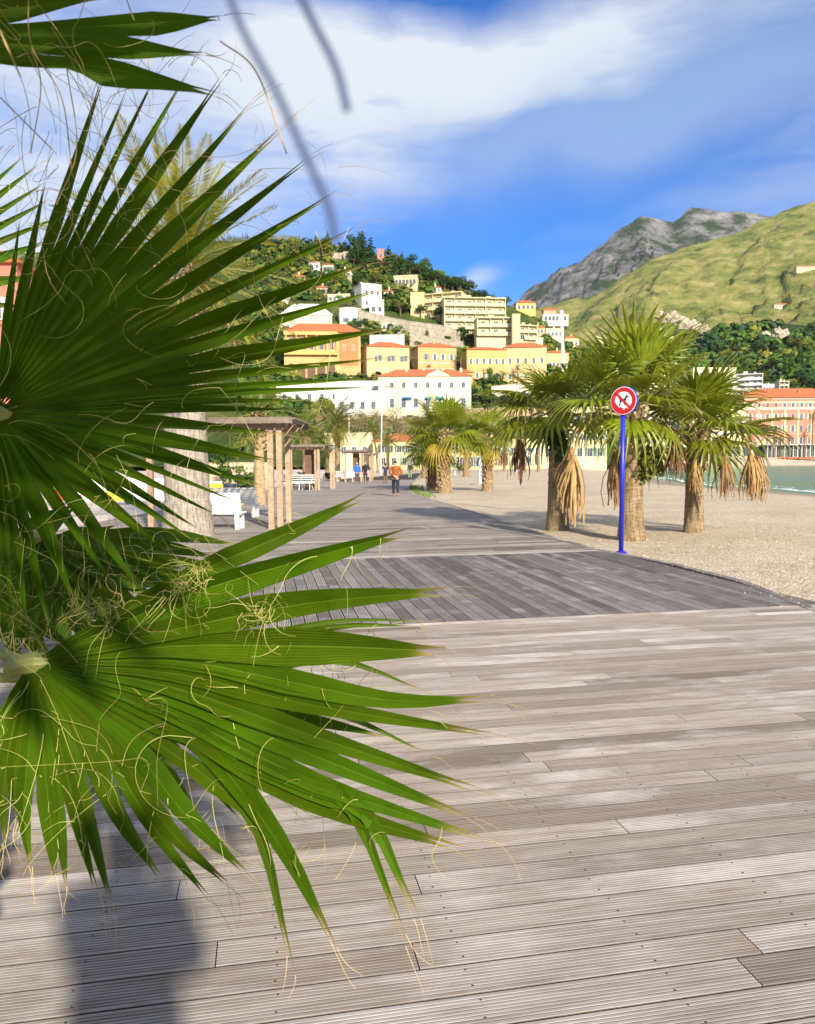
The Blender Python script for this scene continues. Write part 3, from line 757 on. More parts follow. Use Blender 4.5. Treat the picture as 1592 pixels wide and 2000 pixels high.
def balcony_block(name, label, px0, px1, yt, yb, T, wall, n, yaw=0, depth=9, d=None, inset=1.6, stagger=0, found=8, group=None):
    """flats with a running balcony on every floor"""
    if d is None: d = T.depth((px0+px1)/2, yb)
    a, b = at(px0, yb, d), at(px1, yb, d); y = R(yaw); Wd = (b.x-a.x)/math.cos(y); H = (yb-yt)/F*d; fh = H/n
    r_ = thing(name, label, 'apartment building', tuple(a), y, group); wm = wallmat(wall)
    rr = random.Random(int(px0))
    b_ = MB(); b_.box(0, Wd, inset, depth, -found, H); b_.box(0, .4, 0, inset-.004, 0, H); b_.box(Wd-.4, Wd, 0, inset-.004, 0, H); b_.build('wall', wm, r_)
    t_ = MB(); t_.box(-.2, Wd+.2, -.3, depth+.2, H+.004, H+.5); t_.box(Wd*.3, Wd*.45, 3, 6, H+.5, H+2.2); t_.box(Wd*.7, Wd*.78, 3, 6, H+.5, H+1.8); t_.build('roof', wm, r_)
    for k in range(n):
        x0 = stagger*(n-1-k)
        s_ = MB(); s_.box(.41+x0, Wd-.41, -.25, inset-.004, k*fh-.1, k*fh+.22); s_.box(.41+x0, Wd-.41, -.25, -.05, k*fh+.22, k*fh+fh*.42); s_.build('balcony', wm, r_)
        m_ = max(2, int(Wd/5.5)); fm_, pn = win_mesh(2.0, fh*.55, None)
        for q in range(m_):
            o = ob('window', fm_, r_, (Wd*(q+.5)/m_+rr.uniform(-.4, .4), inset-.006, k*fh+.3)); ob('pane', pn, o)
        for q in range(m_-1):
            if rr.random() < .7:
                d_ = MB(); d_.box(-.12, .12, 0, inset-.01, 0, fh-.4); d_.build('partition', wm, r_, (Wd*(q+1)/m_, -.0, k*fh+.23))
    return r_, Wd, H, d

YEL = (245, 212, 158); ORA = (243, 188, 130); CRM = (250, 238, 206); WHT = (250, 248, 240)
V = 'villa'
# loggia house
lg, Wd, H, d = house('loggia_house', 'orange house with an open loggia under its roof and arches at its foot', 'house', 556, 704, 650, 742, HA, (246, 196, 134), roofh=3.4, eave=.8, depth=13, yaw=6, rows=[(.62, 2, 1.0, 2.2, 'brown', .72, .97)])
lp = MB()
for k in range(6):
    x = Wd*(.03+.66*k/5); lp.box(x-.25, x+.25, -1.6, -1.1, H*.60, H*.93)
lp.box(0, Wd*.70, -1.8, -.02, H*.93, H*1.0-.004); lp.box(0, Wd*.70, -1.8, -.02, H*.52, H*.60)
lp.build('loggia', wallmat((255, 210, 130)), lg)
for k in range(5):
    fm_, pn = win_mesh(1.2, H*.22, 'brown'); o = ob('window', fm_, lg, (Wd*(.10+.13*k), -.004, H*.64)); ob('pane', pn, o)
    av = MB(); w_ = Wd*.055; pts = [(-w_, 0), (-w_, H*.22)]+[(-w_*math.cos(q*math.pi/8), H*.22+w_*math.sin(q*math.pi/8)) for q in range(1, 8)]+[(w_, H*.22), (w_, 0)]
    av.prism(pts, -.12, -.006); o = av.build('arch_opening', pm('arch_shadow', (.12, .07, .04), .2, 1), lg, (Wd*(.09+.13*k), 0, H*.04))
    fr_ = MB(); fr_.tube([(x*1.06, -.14, z*1.0+.02) for x, z in pts], .16, 6); fr_.build('arch_rim', wallmat((255, 205, 150)), o)
tp = MB(); tp.box(Wd*.72, Wd*.97, -.06, -.003, H*.30, H*.92); tp.build('terracotta_panel', wallmat((236, 150, 96)), lg)
house('yellow_house', 'yellow two storey house with dark paired windows beside the orange house', 'house', 717, 800, 678, 748, HA, YEL, roofh=2.2, depth=13, yaw=13, side=0, rows=[(.60, 3, .9, 2.2, 'green', .06, .98), (.62, 3, .9, 2.2, 'green', .16, 1.06), (.18, 3, .9, 2.2, 'green', .1, .98)])
oh, Wd, H, d = house('orange_house', 'plain orange house with pale blue shutters and a thin cornice', 'house', 817, 893, 678, 740, HA, ORA, roofh=2.0, depth=13, yaw=14, rows=[(.60, 4, 1.0, 2.4, 'grey', .1, .98), (.12, 4, 1.1, 2.7, 'blue', .1, .98)], band=[.5], chim=1)
house('long_yellow_house', 'long yellow house with many grey shuttered windows behind a tall palm', 'house', 912, 990, 684, 752, HA, (246, 198, 128), roofh=1.5, depth=12, yaw=8, rows=[(.60, 6, .9, 2.2, 'grey', .02, 1.0), (.2, 6, .9, 2.2, 'grey', .02, 1.0)])
house('corner_house', 'yellow gabled house at the end of the long yellow house', 'house', 984, 1066, 681, 756, HA, YEL, roofh=2.2, depth=12, yaw=-6, d=HA.depth(1000, 752)-7, rows=[(.60, 5, .9, 2.2, 'grey', .05, .98), (.2, 5, .9, 2.2, 'grey', .05, .98)])
house('low_tiled_annex', 'low yellow annex with a tiled roof below the tall palm', 'house', 892, 924, 728, 762, HA, ORA, roofh=1.2, depth=6, d=HA.depth(940, 752)-9)
vl, Wd, H, d = house('cream_villa', 'cream villa with a red tiled roof, white pediment and blue awnings', V, 740, 921, 737, 836, HA, (255, 246, 214), roofh=2.4, depth=14, yaw=2, rows=[(.78, 7, 1.0, 1.8, 'grey', .08, .98), (.40, 7, 1.2, 3.0, 'blue', .08, .98), (.08, 7, 1.2, 2.6, 'grey', .08, .98)], band=[.68, .96], chim=5)
pd = MB(); pd.prism([(-4.6, 0), (4.6, 0), (3.9, .8), (0, 2.5), (-3.9, .8)], -.5, 3.0); pd.build('pediment', wallmat((255, 246, 214)), vl, (Wd*.64, 0, H-.1))
for fx, mname, wd in ((.31, 'blue', 3.6), (.54, 'teal', 2.6), (.66, 'teal', 2.8)):
    aw = MB(); aw.add([(-wd/2, 0, .5), (wd/2, 0, .5), (wd/2, -1.3, 0), (-wd/2, -1.3, 0), (-wd/2, 0, .44), (wd/2, 0, .44), (wd/2, -1.3, -.25), (-wd/2, -1.3, -.25)], [(0, 1, 2, 3), (3, 2, 6, 7), (4, 7, 6, 5), (0, 3, 7, 4), (1, 5, 6, 2)])
    aw.build('awning', pm('awning_'+mname, {'blue': (.03, .16, .42), 'teal': (.02, .28, .36)}[mname], .1, 1), vl, (Wd*fx, -.2, H*.58))
bal = MB(); bal.box(0, Wd, -2.2, -.02, H*.02, H*.06)
for k in range(26): bal.box(Wd*k/26, Wd*k/26+.12, -2.2, -2.08, H*.06, H*.14)
bal.box(0, Wd, -2.25, -2.03, H*.14, H*.155); bal.build('balustrade', wallmat((225, 205, 170)), vl)
house('villa_wing', 'low white wing with blue windows joined to the cream villa', V, 655, 742, 768, 838, HA, WHT, roof='flat', roofh=1, depth=9, yaw=2, rows=[(.55, 4, 1.1, 2.4, 'blue', .02, .98), (.1, 4, 1.1, 2.4, 'grey', .02, .98)])
house('white_terrace_house', 'white flat roofed building below the orange loggia house', 'house', 540, 742, 749, 806, HA, WHT, roof='flat', roofh=1, depth=9, yaw=2, d=HA.depth(660, 800), rows=[(.45, 8, 1.1, 1.8, 'grey', .02, .98)])
house('white_square_villa', 'white square villa with roof chimneys standing alone among hillside trees', V, 707, 745, 556, 606, HA, WHT, roof='flat', roofh=.6, depth=15, yaw=26, rows=[(.62, 3, 1.0, 2.2, 'grey', .1, .95), (.22, 3, 1.0, 2.2, 'grey', .1, .95)], chim=3, side=2)
house('villa_porch', 'small white annex at the foot of the white square villa', 'annex', 722, 750, 588, 618, HA, (255, 250, 235), roof='flat', roofh=.6, depth=5, d=HA.depth(726, 606)-8, rows=[(.3, 2, 1.5, 2.4, None, .05, .95)])
house('blue_emblem_house', 'white house with two blue windows under the white square villa', 'house', 664, 704, 604, 640, HA, WHT, roof='hip', roofh=1.3, roofmat=pm('pale_roof', (.6, .56, .52), .1, 1), depth=8, yaw=10, rows=[(.3, 2, 1.6, 2.0, 'blue', .1, .9)])
house('pale_roofed_house', 'house with a broad pale grey roof behind the palm fronds', 'house', 548, 648, 616, 650, HA, (235, 225, 205), roof='hip', roofh=5.0, roofmat=pm('pale_roof2', (.66, .62, .58), .1, 1), depth=14, yaw=6, rows=[(.2, 5, 1.2, 2, 'grey', .05, .95)])
house('upper_white_house', 'white house with a pink roof edge among cypresses near the ridge', 'house', 604, 625, 513, 530, HA, WHT, roofh=1.2, depth=7, rows=[(.35, 2, 1.2, 2, 'grey', .05, .95)])
house('upper_cream_house', 'cream house beside a cypress near the top of the hill', 'house', 630, 652, 518, 534, HA, CRM, roofh=1.2, depth=7, rows=[(.35, 3, 1.2, 2, 'grey', .05, .95)])
house('ridge_ruin', 'broken pale stone wall on the ridge between the cypresses', 'ruin', 648, 672, 494, 506, HA, STONE, roof=None, depth=3)
house('ridge_turret', 'short stone turret at the end of the broken wall on the ridge', 'tower', 671, 683, 492, 514, HA, STONE, roof=None, depth=5)
house('pink_tower', 'small pink tower on the ridge among dark cypresses', 'tower', 737, 751, 489, 516, HA, (226, 150, 140), roof='flat', roofh=.8, depth=6, rows=[(.5, 1, 1.2, 2, None, .1, .9)])
house('stone_terrace_house', 'long stone house with arches halfway up the wooded slope', 'house', 769, 815, 542, 562, HA, (232, 214, 178), roof='flat', roofh=1.6, depth=8, yaw=-8, rows=[(.3, 6, 1.4, 2.4, None, .05, .95)])
house('tall_stone_pillar', 'narrow stone tower house above the white square villa', 'tower', 679, 687, 540, 560, HA, STONE, roof='flat', roofh=.5, depth=4)
# terraced flats
G_T = 'stepped cream apartment blocks on the hillside'
balcony_block('terraced_flats', 'long cream apartment block with four rows of balconies', 868, 990, 583, 642, HA, (250, 236, 188), 4, yaw=7, d=438, group=G_T)
balcony_block('terraced_flats', 'upper cream apartment wing stepping down toward the long block', 826, 900, 578, 622, HA, (248, 232, 180), 3, yaw=-20, d=452, stagger=2, group=G_T)
house('flats_end_tower', 'yellow stair tower at the upper end of the cream apartment block', 'tower', 802, 829, 574, 606, HA, (248, 226, 165), roof='flat', roofh=.6, depth=8, d=447)
balcony_block('terraced_flats', 'lower cream apartment wing with two curved balconies below the long block', 932, 1010, 622, 655, HA, (250, 236, 190), 2, yaw=5, d=418, group=G_T)
house('flats_stair_tower', 'square yellow stair tower between the cream blocks', 'tower', 1001, 1016, 616, 660, HA, (248, 230, 178), roof='flat', roofh=.4, depth=6, d=414)
balcony_block('terraced_flats', 'small cream apartment wing falling away behind the square stair tower', 1014, 1052, 636, 662, HA, (250, 236, 188), 2, yaw=18, d=420, stagger=3, group=G_T)
PEA = (248, 214, 172); ROS = (240, 190, 160)
for lb, x0, x1, yt, yb, wc, rf_, nw in [
    ('small peach house with a red roof left of the upper white house', 572, 596, 540, 556, PEA, 'hip', 3), ('small cream house under the ridge cypresses', 660, 686, 530, 546, CRM, 'hip', 3), ('narrow rose house below the two upper white houses', 618, 640, 562, 580, ROS, 'hip', 2),
    ('long cream house among the trees left of the white square villa', 640, 684, 578, 592, CRM, 'flat', 5), ('small white house above the upper apartment wing', 838, 862, 562, 574, WHT, 'hip', 3), ('cream cottage between the stone house and the white square villa', 750, 768, 570, 584, PEA, 'hip', 2),
    ('small pale house below the long retaining wall', 745, 772, 634, 648, CRM, 'flat', 3), ('white pavilion standing on the terrace left of the retaining wall', 706, 728, 618, 632, WHT, 'flat', 2), ('peach house on the terrace below the lower apartment wing', 946, 982, 660, 676, PEA, 'hip', 4), ('white house below the square stair tower', 1000, 1026, 660, 672, WHT, 'flat', 3),
    ('rose house with a red roof above the white roof huts', 1036, 1064, 640, 656, ROS, 'hip', 3), ('cream house under the white column villa', 1066, 1100, 644, 662, CRM, 'flat', 4), ('peach house beside the mast top behind the left beach palm', 1104, 1132, 660, 680, PEA, 'hip', 3), ('yellow house behind the left beach palm crown', 1068, 1112, 690, 730, YEL, 'hip', 5), ('small white house left of the pale roofed house', 540, 562, 575, 592, WHT, 'hip', 2)]:
    house('hillside_house', lb, 'house', x0, x1, yt, yb, HA, wc, roof=rf_, roofh=1.3, depth=7, yaw=(x0 % 5)*4-6, rows=[(.35, nw, 1.1, 1.8, 'grey', .05, .95)], chim=1)
# garden and retaining walls
def wall_thing(label, pts, T, mat_, dd=0, thick=.8, cat='wall', name='retaining_wall', cap=True):
    """pts: (px, top, base)"""
    m_ = MB(); P = []
    base = T.point(pts[0][0], pts[0][2])
    for px, yt, yb in pts:
        d = T.depth(px, yb)-dd; P.append((at(px, yb, d), at(px, yt, d)))
    for (b0, t0), (b1, t1) in zip(P[:-1], P[1:]):
        back = Vector((0, thick, 0)); dn = Vector((0, 0, -3)); o = base
        q = [b0+dn, b1+dn, t1, t0]; m_.add([v-o for v in q]+[v+back-o for v in q], [(0, 1, 2, 3), (3, 2, 6, 7), (4, 7, 6, 5)])
    w_ = m_.build(name, mat_, None, base); tag(w_, label, cat)
    if cap:
        c_ = MB()
        for (b0, t0), (b1, t1) in zip(P[:-1], P[1:]):
            q = [t0+Vector((0, -.15, 0)), t1+Vector((0, -.15, 0)), t1+Vector((0, thick+.15, 0)), t0+Vector((0, thick+.15, 0))]
            c_.add([v-base+Vector((0, 0, .005)) for v in q]+[v-base+Vector((0, 0, .3)) for v in q], [(4, 5, 6, 7), (0, 1, 5, 4), (1, 2, 6, 5), (2, 3, 7, 6), (3, 0, 4, 7)])
        c_.build('coping', STONE, w_)
    return w_
wall_thing('long pale stone retaining wall curving below the cream flats', [(700, 606, 640), (760, 620, 648), (800, 628, 655), (850, 634, 662), (880, 640, 664), (893, 646, 665), (899, 654, 668)], HA, STONE)
wall_thing('lower grey retaining wall above the yellow houses', [(800, 650, 672), (850, 660, 682), (905, 668, 690)], HA, STONE, 2)
wall_thing('smooth grey garden wall above the yellow house', [(722, 655, 676), (790, 653, 676)], HA, pm('grey_render', (.46, .47, .46), .1, .5), 6)
wall_thing('brown striped stone wall behind the beach palms', [(900, 800, 850), (960, 798, 850), (1010, 796, 850), (1060, 800, 850)], HA, pm('brown_stone', (.36, .24, .16), .3, 1.2, .9, .5), 4)
wall_thing('pale garden wall beside the bushes behind the left beach palm', [(960, 755, 790), (1060, 745, 790), (1110, 750, 800)], HA, wallmat((240, 230, 205)), 0)
house('white_roof_house', 'white house with a red roof and roof huts above the long yellow house', 'house', 978, 1062, 662, 700, HA, CRM, roof='flat', roofh=1, depth=10, yaw=6, chim=5, rows=[(.3, 7, 1, 2, 'grey', .03, .97)])
house('white_cube_house', 'small white cube house next to the red roofed house', 'house', 974, 998, 652, 690, HA, WHT, roof='flat', roofh=.5, depth=6, d=HA.depth(1020, 700)-6)
house('red_hip_house', 'red tiled house top behind the white roof huts', 'house', 1000, 1034, 660, 690, HA, (240, 190, 150), roofh=2, depth=8, d=HA.depth(1020, 690)+6)
house('ridge_villa', 'yellow villa on the saddle below the rocky mountain', V, 1008, 1046, 592, 612, HA, (250, 214, 130), roof='hip', roofh=1.6, depth=8, found=2, d=518, rows=[(.4, 4, 1.2, 2.2, 'grey', .05, .95)])
house('white_column_villa', 'white villa with terraces and columns right of the saddle', V, 1060, 1110, 617, 634, HA, WHT, roof='flat', roofh=1.2, depth=9, found=1, d=512, rows=[(.45, 6, 1.4, 2.4, None, .05, .95)])
house('pink_roof_villa', 'pink roofed house just above the white villa with columns', 'house', 1062, 1086, 606, 617, HA, (236, 190, 160), roofh=1.6, depth=7, found=1, d=525)
# promenade front row
house('front_row_house', 'pale cream building behind the pergolas with few windows', 'house', 636, 728, 850, 917, HA, (250, 238, 190), roof='flat', roofh=.6, depth=9, d=205, rows=[(.45, 4, .9, 1.6, 'grey', .05, .95)])
house('front_row_house', 'pale yellow gabled building at the end of the promenade', 'house', 729, 826, 862, 917, HA, (252, 238, 176), roof='hip', roofh=1.4, depth=9, d=196, rows=[(.60, 5, .9, 1.5, 'green', .1, .95), (.15, 4, .9, 1.7, 'green', .1, .95)])
house('front_row_house', 'yellow arcade building behind the middle cluster of palms', 'house', 828, 962, 855, 917, HA, (250, 232, 160), roof='flat', roofh=.6, depth=9, d=203, rows=[(.55, 9, .9, 1.4, 'grey', .02, .98), (.08, 8, 1.2, 2.2, 'green', .02, .98)])
fr_, Wd, H, d = house('front_row_house', 'pale yellow building with arched doorways facing the beach', 'house', 962, 1060, 862, 917, HA, (252, 240, 180), roof='flat', roofh=.6, depth=9, d=198, rows=[(.52, 6, .9, 1.5, 'blue', .02, .98), (.14, 6, 1.0, 2.1, 'green', .02, .98)])
for k in range(5):
    av = MB(); w_ = 1.0; pts = [(-w_, 0), (-w_, 2.2)]+[(-w_*math.cos(q*math.pi/8), 2.2+w_*math.sin(q*math.pi/8)) for q in range(1, 8)]+[(w_, 2.2), (w_, 0)]
    av.tube([(x, -.1, z) for x, z in pts], .14, 6); av.build('arch_rim', wallmat((252, 240, 180)), fr_, (Wd*(.1+.2*k), 0, 1.2))
house('shore_house', 'pale apartment house with balconies glimpsed between the beach palms', 'house', 1060, 1185, 800, 915, HA, (250, 232, 190), roof='flat', roofh=.8, depth=9, d=215, rows=[(.75, 6, 1.2, 1.8, 'grey', .03, .97), (.48, 6, 1.2, 1.8, 'grey', .03, .97), (.2, 6, 1.2, 2, 'green', .03, .97)])
house('shore_house', 'cream building behind the middle beach palm', 'house', 1185, 1300, 842, 905, HA, (252, 238, 190), roof='flat', roofh=.8, depth=9, d=330, rows=[(.6, 7, 1.3, 2.0, 'grey', .03, .97), (.1, 7, 1.5, 2.6, 'green', .03, .97)])
# right hand shore
house('tall_cream_flats', 'tall cream flats seen between the middle and right beach palm crowns', 'apartment building', 1218, 1300, 700, 895, HB, (255, 246, 214), roof='flat', roofh=1, depth=12, d=456, yaw=3, rows=[(z, 6, 1.6, 2.4, None, .05, .95) for z in (.9, .78, .66, .54, .42, .3)], band=[.87, .75, .63, .51, .39])
balcony_block('balcony_flats', 'white apartment block with six balcony rows behind the right palm', 1304, 1350, 738, 895, HB, WHT, 6, yaw=-5, d=470, inset=2.0, depth=12)
house('tall_cream_flats', 'tall cream apartment house beside the white balconied flats', 'apartment building', 1352, 1437, 722, 895, HB, (255, 246, 205), roof='flat', roofh=1, depth=14, d=452, yaw=4, rows=[(.90, 5, 1.6, 2.6, None, .1, .98), (.78, 5, 1.6, 2.6, None, .1, .98), (.66, 5, 1.6, 2.6, None, .1, .98), (.54, 5, 1.6, 2.6, None, .1, .98), (.42, 5, 1.6, 2.6, None, .1, .98), (.30, 5, 1.6, 2.6, None, .1, .98)], band=[.87, .75, .63, .51, .39])
balcony_block('balcony_flats', 'white apartment block with five balcony rows below the wood', 1438, 1484, 733, 786, HB, WHT, 5, yaw=-14, d=500, inset=2.0, depth=12)
house('hill_villa', 'white villa with two rows of windows above the pink hotel', V, 1488, 1520, 752, 772, HB, WHT, roof='flat', roofh=1.2, depth=9, rows=[(.5, 5, 1.5, 2, None, .05, .95), (.1, 5, 1.5, 2, None, .05, .95)], chim=1)
balcony_block('round_balcony_house', 'small cream house with stacked balconies at the forest edge', 1522, 1541, 746, 770, HB, CRM, 3, d=520, depth=7)
ph, Wd, H, d = house('pink_hotel', 'large pink hotel with cream pilasters and a red roof behind the shore palms', 'hotel', 1452, 1640, 778, 893, HB, (246, 150, 128), roofh=4.2, eave=.8, depth=22, d=440, yaw=0, rows=[(.84, 11, 1.2, 2.6, 'teal', .02, .99), (.62, 11, 1.3, 3.2, 'grey', .02, .99), (.42, 11, 1.3, 3.4, 'teal', .02, .99), (.22, 11, 1.3, 3.2, 'grey', .02, .99)], band=[.80, .975, .38], chim=9)
for k in range(8):
    pl = MB(); pl.box(-.45, .45, -.2, -.005, H*.05, H*.80-.02); pl.build('pilaster', wallmat((252, 232, 180)), ph, (Wd*(k+.02)/7.3+.5, 0, 0))
cr_ = MB(); cr_.box(-.3, Wd+.3, -.35, -.006, H*.905, H*.93); cr_.box(0, Wd, -.1, -.004, H*.80+.3, H*.84-.2); cr_.build('cream_frieze', wallmat((252, 240, 200)), ph)
house('yellow_shore_house', 'cream yellow house left of the pink hotel behind the drooping palm leaf', 'house', 1388, 1456, 800, 893, HB, (252, 242, 180), roof='flat', roofh=1, depth=9, d=428, rows=[(.7, 4, 1.4, 2.2, 'grey', .05, .95), (.45, 4, 1.4, 2.2, 'grey', .05, .95)])
bp, Wd, H, d = house('beach_pavilion', 'low yellow beach pavilion with large glazed bays above the sand', 'pavilion', 1296, 1496, 866, 895, HB, (252, 242, 186), roof='flat', roofh=.8, depth=8, d=420, rows=[(.10, 9, 3.6, 4.6, None, .02, .98)])
gp = thing('beach_restaurant', 'glass fronted beach restaurant with a thin white roof slab at the right shore', 'restaurant', tuple(at(1497, 894, 414)))
Wg = at(1680, 894, 414).x-at(1497, 894, 414).x
q_ = MB(); q_.box(-1, Wg, -3, 9, 6.6, 7.1); q_.build('roof', FRAMEW, gp)
q_ = MB(); q_.box(0, Wg, 1.2, 9, -4, 6.59); q_.build('wall', pm('restaurant_dark', (.10, .14, .11), .2, .4), gp)
for k in range(22):
    c_ = MB(); c_.box(-.18, .18, -.18, .18, -3, 6.59); c_.build('column', FRAMEW, gp, (k*Wg/22, -1.2, 0))
    fm_, pn = win_mesh(1.7, 4.8, None)
    if k % 2: o = ob('window', fm_, gp, (k*Wg/22, 1.19, .5)); ob('pane', pn, o)
# pink red house behind the leaves at the left edge
house('pink_gable_house', 'pink house with a red roof seen between the leaves at the left edge', 'house', -230, 40, 520, 940, HA, (238, 140, 120), roofh=2.6, depth=12, d=75, yaw=4, rows=[(.75, 4, 1.0, 1.7, 'grey', .05, .95), (.5, 4, 1.0, 1.7, 'grey', .05, .95), (.25, 4, 1.0, 1.7, 'grey', .05, .95)])
# white farm and rocks on the far slopes
house('slope_farmhouse', 'white farmhouse on the green mountain slope', 'house', 1512, 1544, 595, 603, HC, (226, 214, 190), roofh=3, depth=16, eave=1, rows=[(.3, 4, 2, 3, None, .05, .95)])
house('slope_farmhouse', 'small pale house high on the slope at the right edge', 'house', 1556, 1600, 521, 529, HC, (235, 215, 180), roofh=3, depth=16, eave=1)
def outcrop(label, px, py, w, h, T, seed, mat_):
    rr = random.Random(seed); q = T.point(px, py); s = T.depth(px, py)/F
    bm = bmesh.new(); bmesh.ops.create_icosphere(bm, subdivisions=4, radius=1)
    for v in bm.verts:
        n_ = fbm(v.co.x*1.6+seed, v.co.y*1.6, v.co.z*1.6, 5); f_ = 1+.45*n_; v.co = Vector((v.co.x*w*s/2*f_, v.co.y*w*s/4*f_, (v.co.z*.42+.22)*h*s*f_))
    me = bpy.data.meshes.new('rock_outcrop'); bm.to_mesh(me); bm.free(); me.materials.append(mat_)
    tag(ob('rock_outcrop', me, None, q), label, 'rock')
CLIFF = pm('pale_cliff', (.36, .31, .24), .35, .12, .95, .8, .5)
outcrop('pale bare rock face in the forest with a flat top', 1492, 668, 30, 26, HB, 3, CLIFF)
outcrop('second pale rock face in the forest, right of the flat topped one', 1526, 662, 32, 30, HB, 9, CLIFF)
for i, (px, py, w, h, lb) in enumerate(((1310, 628, 40, 26, 'upper pale cliff at the foot of the grassy mountain'), (1340, 642, 44, 26, 'middle pale cliff at the foot of the grassy mountain'), (1368, 652, 34, 24, 'lowest pale cliff at the foot of the grassy mountain'))):
    outcrop(lb, px, py, w, h, HC, 20+i, CLIFF)

# ---------------------------------------------------------------- trees on the slopes
AVOID = [(570, 538, 598, 558), (616, 560, 642, 582), (638, 576, 686, 594), (836, 560, 864, 576), (748, 568, 770, 586), (743, 632, 774, 650), (944, 658, 984, 678), (1034, 638, 1066, 658), (1064, 642, 1134, 682), (1066, 688, 1114, 732), (556, 625, 708, 748), (708, 660, 804, 752), (800, 662, 896, 744), (905, 668, 1070, 760), (735, 720, 925, 840), (640, 760, 745, 840), (686, 545, 752, 624), (645, 585, 706, 644), (545, 585, 652, 655), (600, 506, 655, 540), (645, 484, 690, 516), (734, 484, 754, 518), (765, 534, 820, 566), (796, 566, 1056, 664), (972, 645, 1066, 702), (715, 606, 902, 646), (1005, 580, 1115, 645), (720, 650, 792, 678), (800, 648, 908, 690)]
GT = 'trees covering the town hillside'
LAND = [(590, 700, 'orange loggia house'), (757, 710, 'yellow house'), (850, 705, 'orange house'), (975, 720, 'long yellow house'), (830, 770, 'cream villa'), (716, 580, 'white square villa'), (680, 620, 'house with blue windows'), (628, 522, 'white house near the ridge'), (665, 500, 'broken ridge wall'), (744, 500, 'pink tower'), (792, 552, 'stone terrace house'), (850, 590, 'upper apartment wing'), (930, 610, 'long cream apartment block'), (970, 640, 'lower apartment wing'), (1030, 650, 'small apartment wing'), (1027, 600, 'saddle villa'), (1085, 625, 'white column villa'), (830, 645, 'long retaining wall'), (1020, 680, 'red roofed white house'), (600, 620, 'pale roofed house')]
KW = {'cypress_tree': 'cypress', 'pine_tree': 'spreading pine', 'broadleaf_tree': 'rounded tree', 'shrub': 'bush'}
SW = {'dark': 'dark green', 'mid': 'bright green', 'olive': 'olive green', 'blue': 'bluish green'}
def where(px, py):
    n = min(LAND, key=lambda l: (l[0]-px)**2+(l[1]-py)**2); dx, dy = px-n[0], py-n[1]
    s = 'above' if dy < -12 else ('below' if dy > 12 else 'level with')
    if abs(dx) > 22: s += (' and left of' if dx < 0 else ' and right of')
    return '%s the %s' % (s, n[2])
LABELS = {}
def tree_label(kind, shade, h, px, py, wide, where_=None):
    sz = ('tall' if h > 11 else 'small' if h < 6.5 else ('broad' if wide > 1.05 else 'upright'))
    l = '%s %s %s %s' % (sz, SW[shade], KW[kind], where_ or where(px, py))
    return l
rt = random.Random(77)
def slope_tree(kind, shade, px, py, hpx, wide=1.0, T=HA, dd=0):
    d = T.depth(px, py)-dd; h = hpx/F*d; pos = at(px, py, d)
    return plant_tree(kind, shade, pos, h, tree_label(kind, shade, h, px, py, wide), GT, rt, wide, .3)
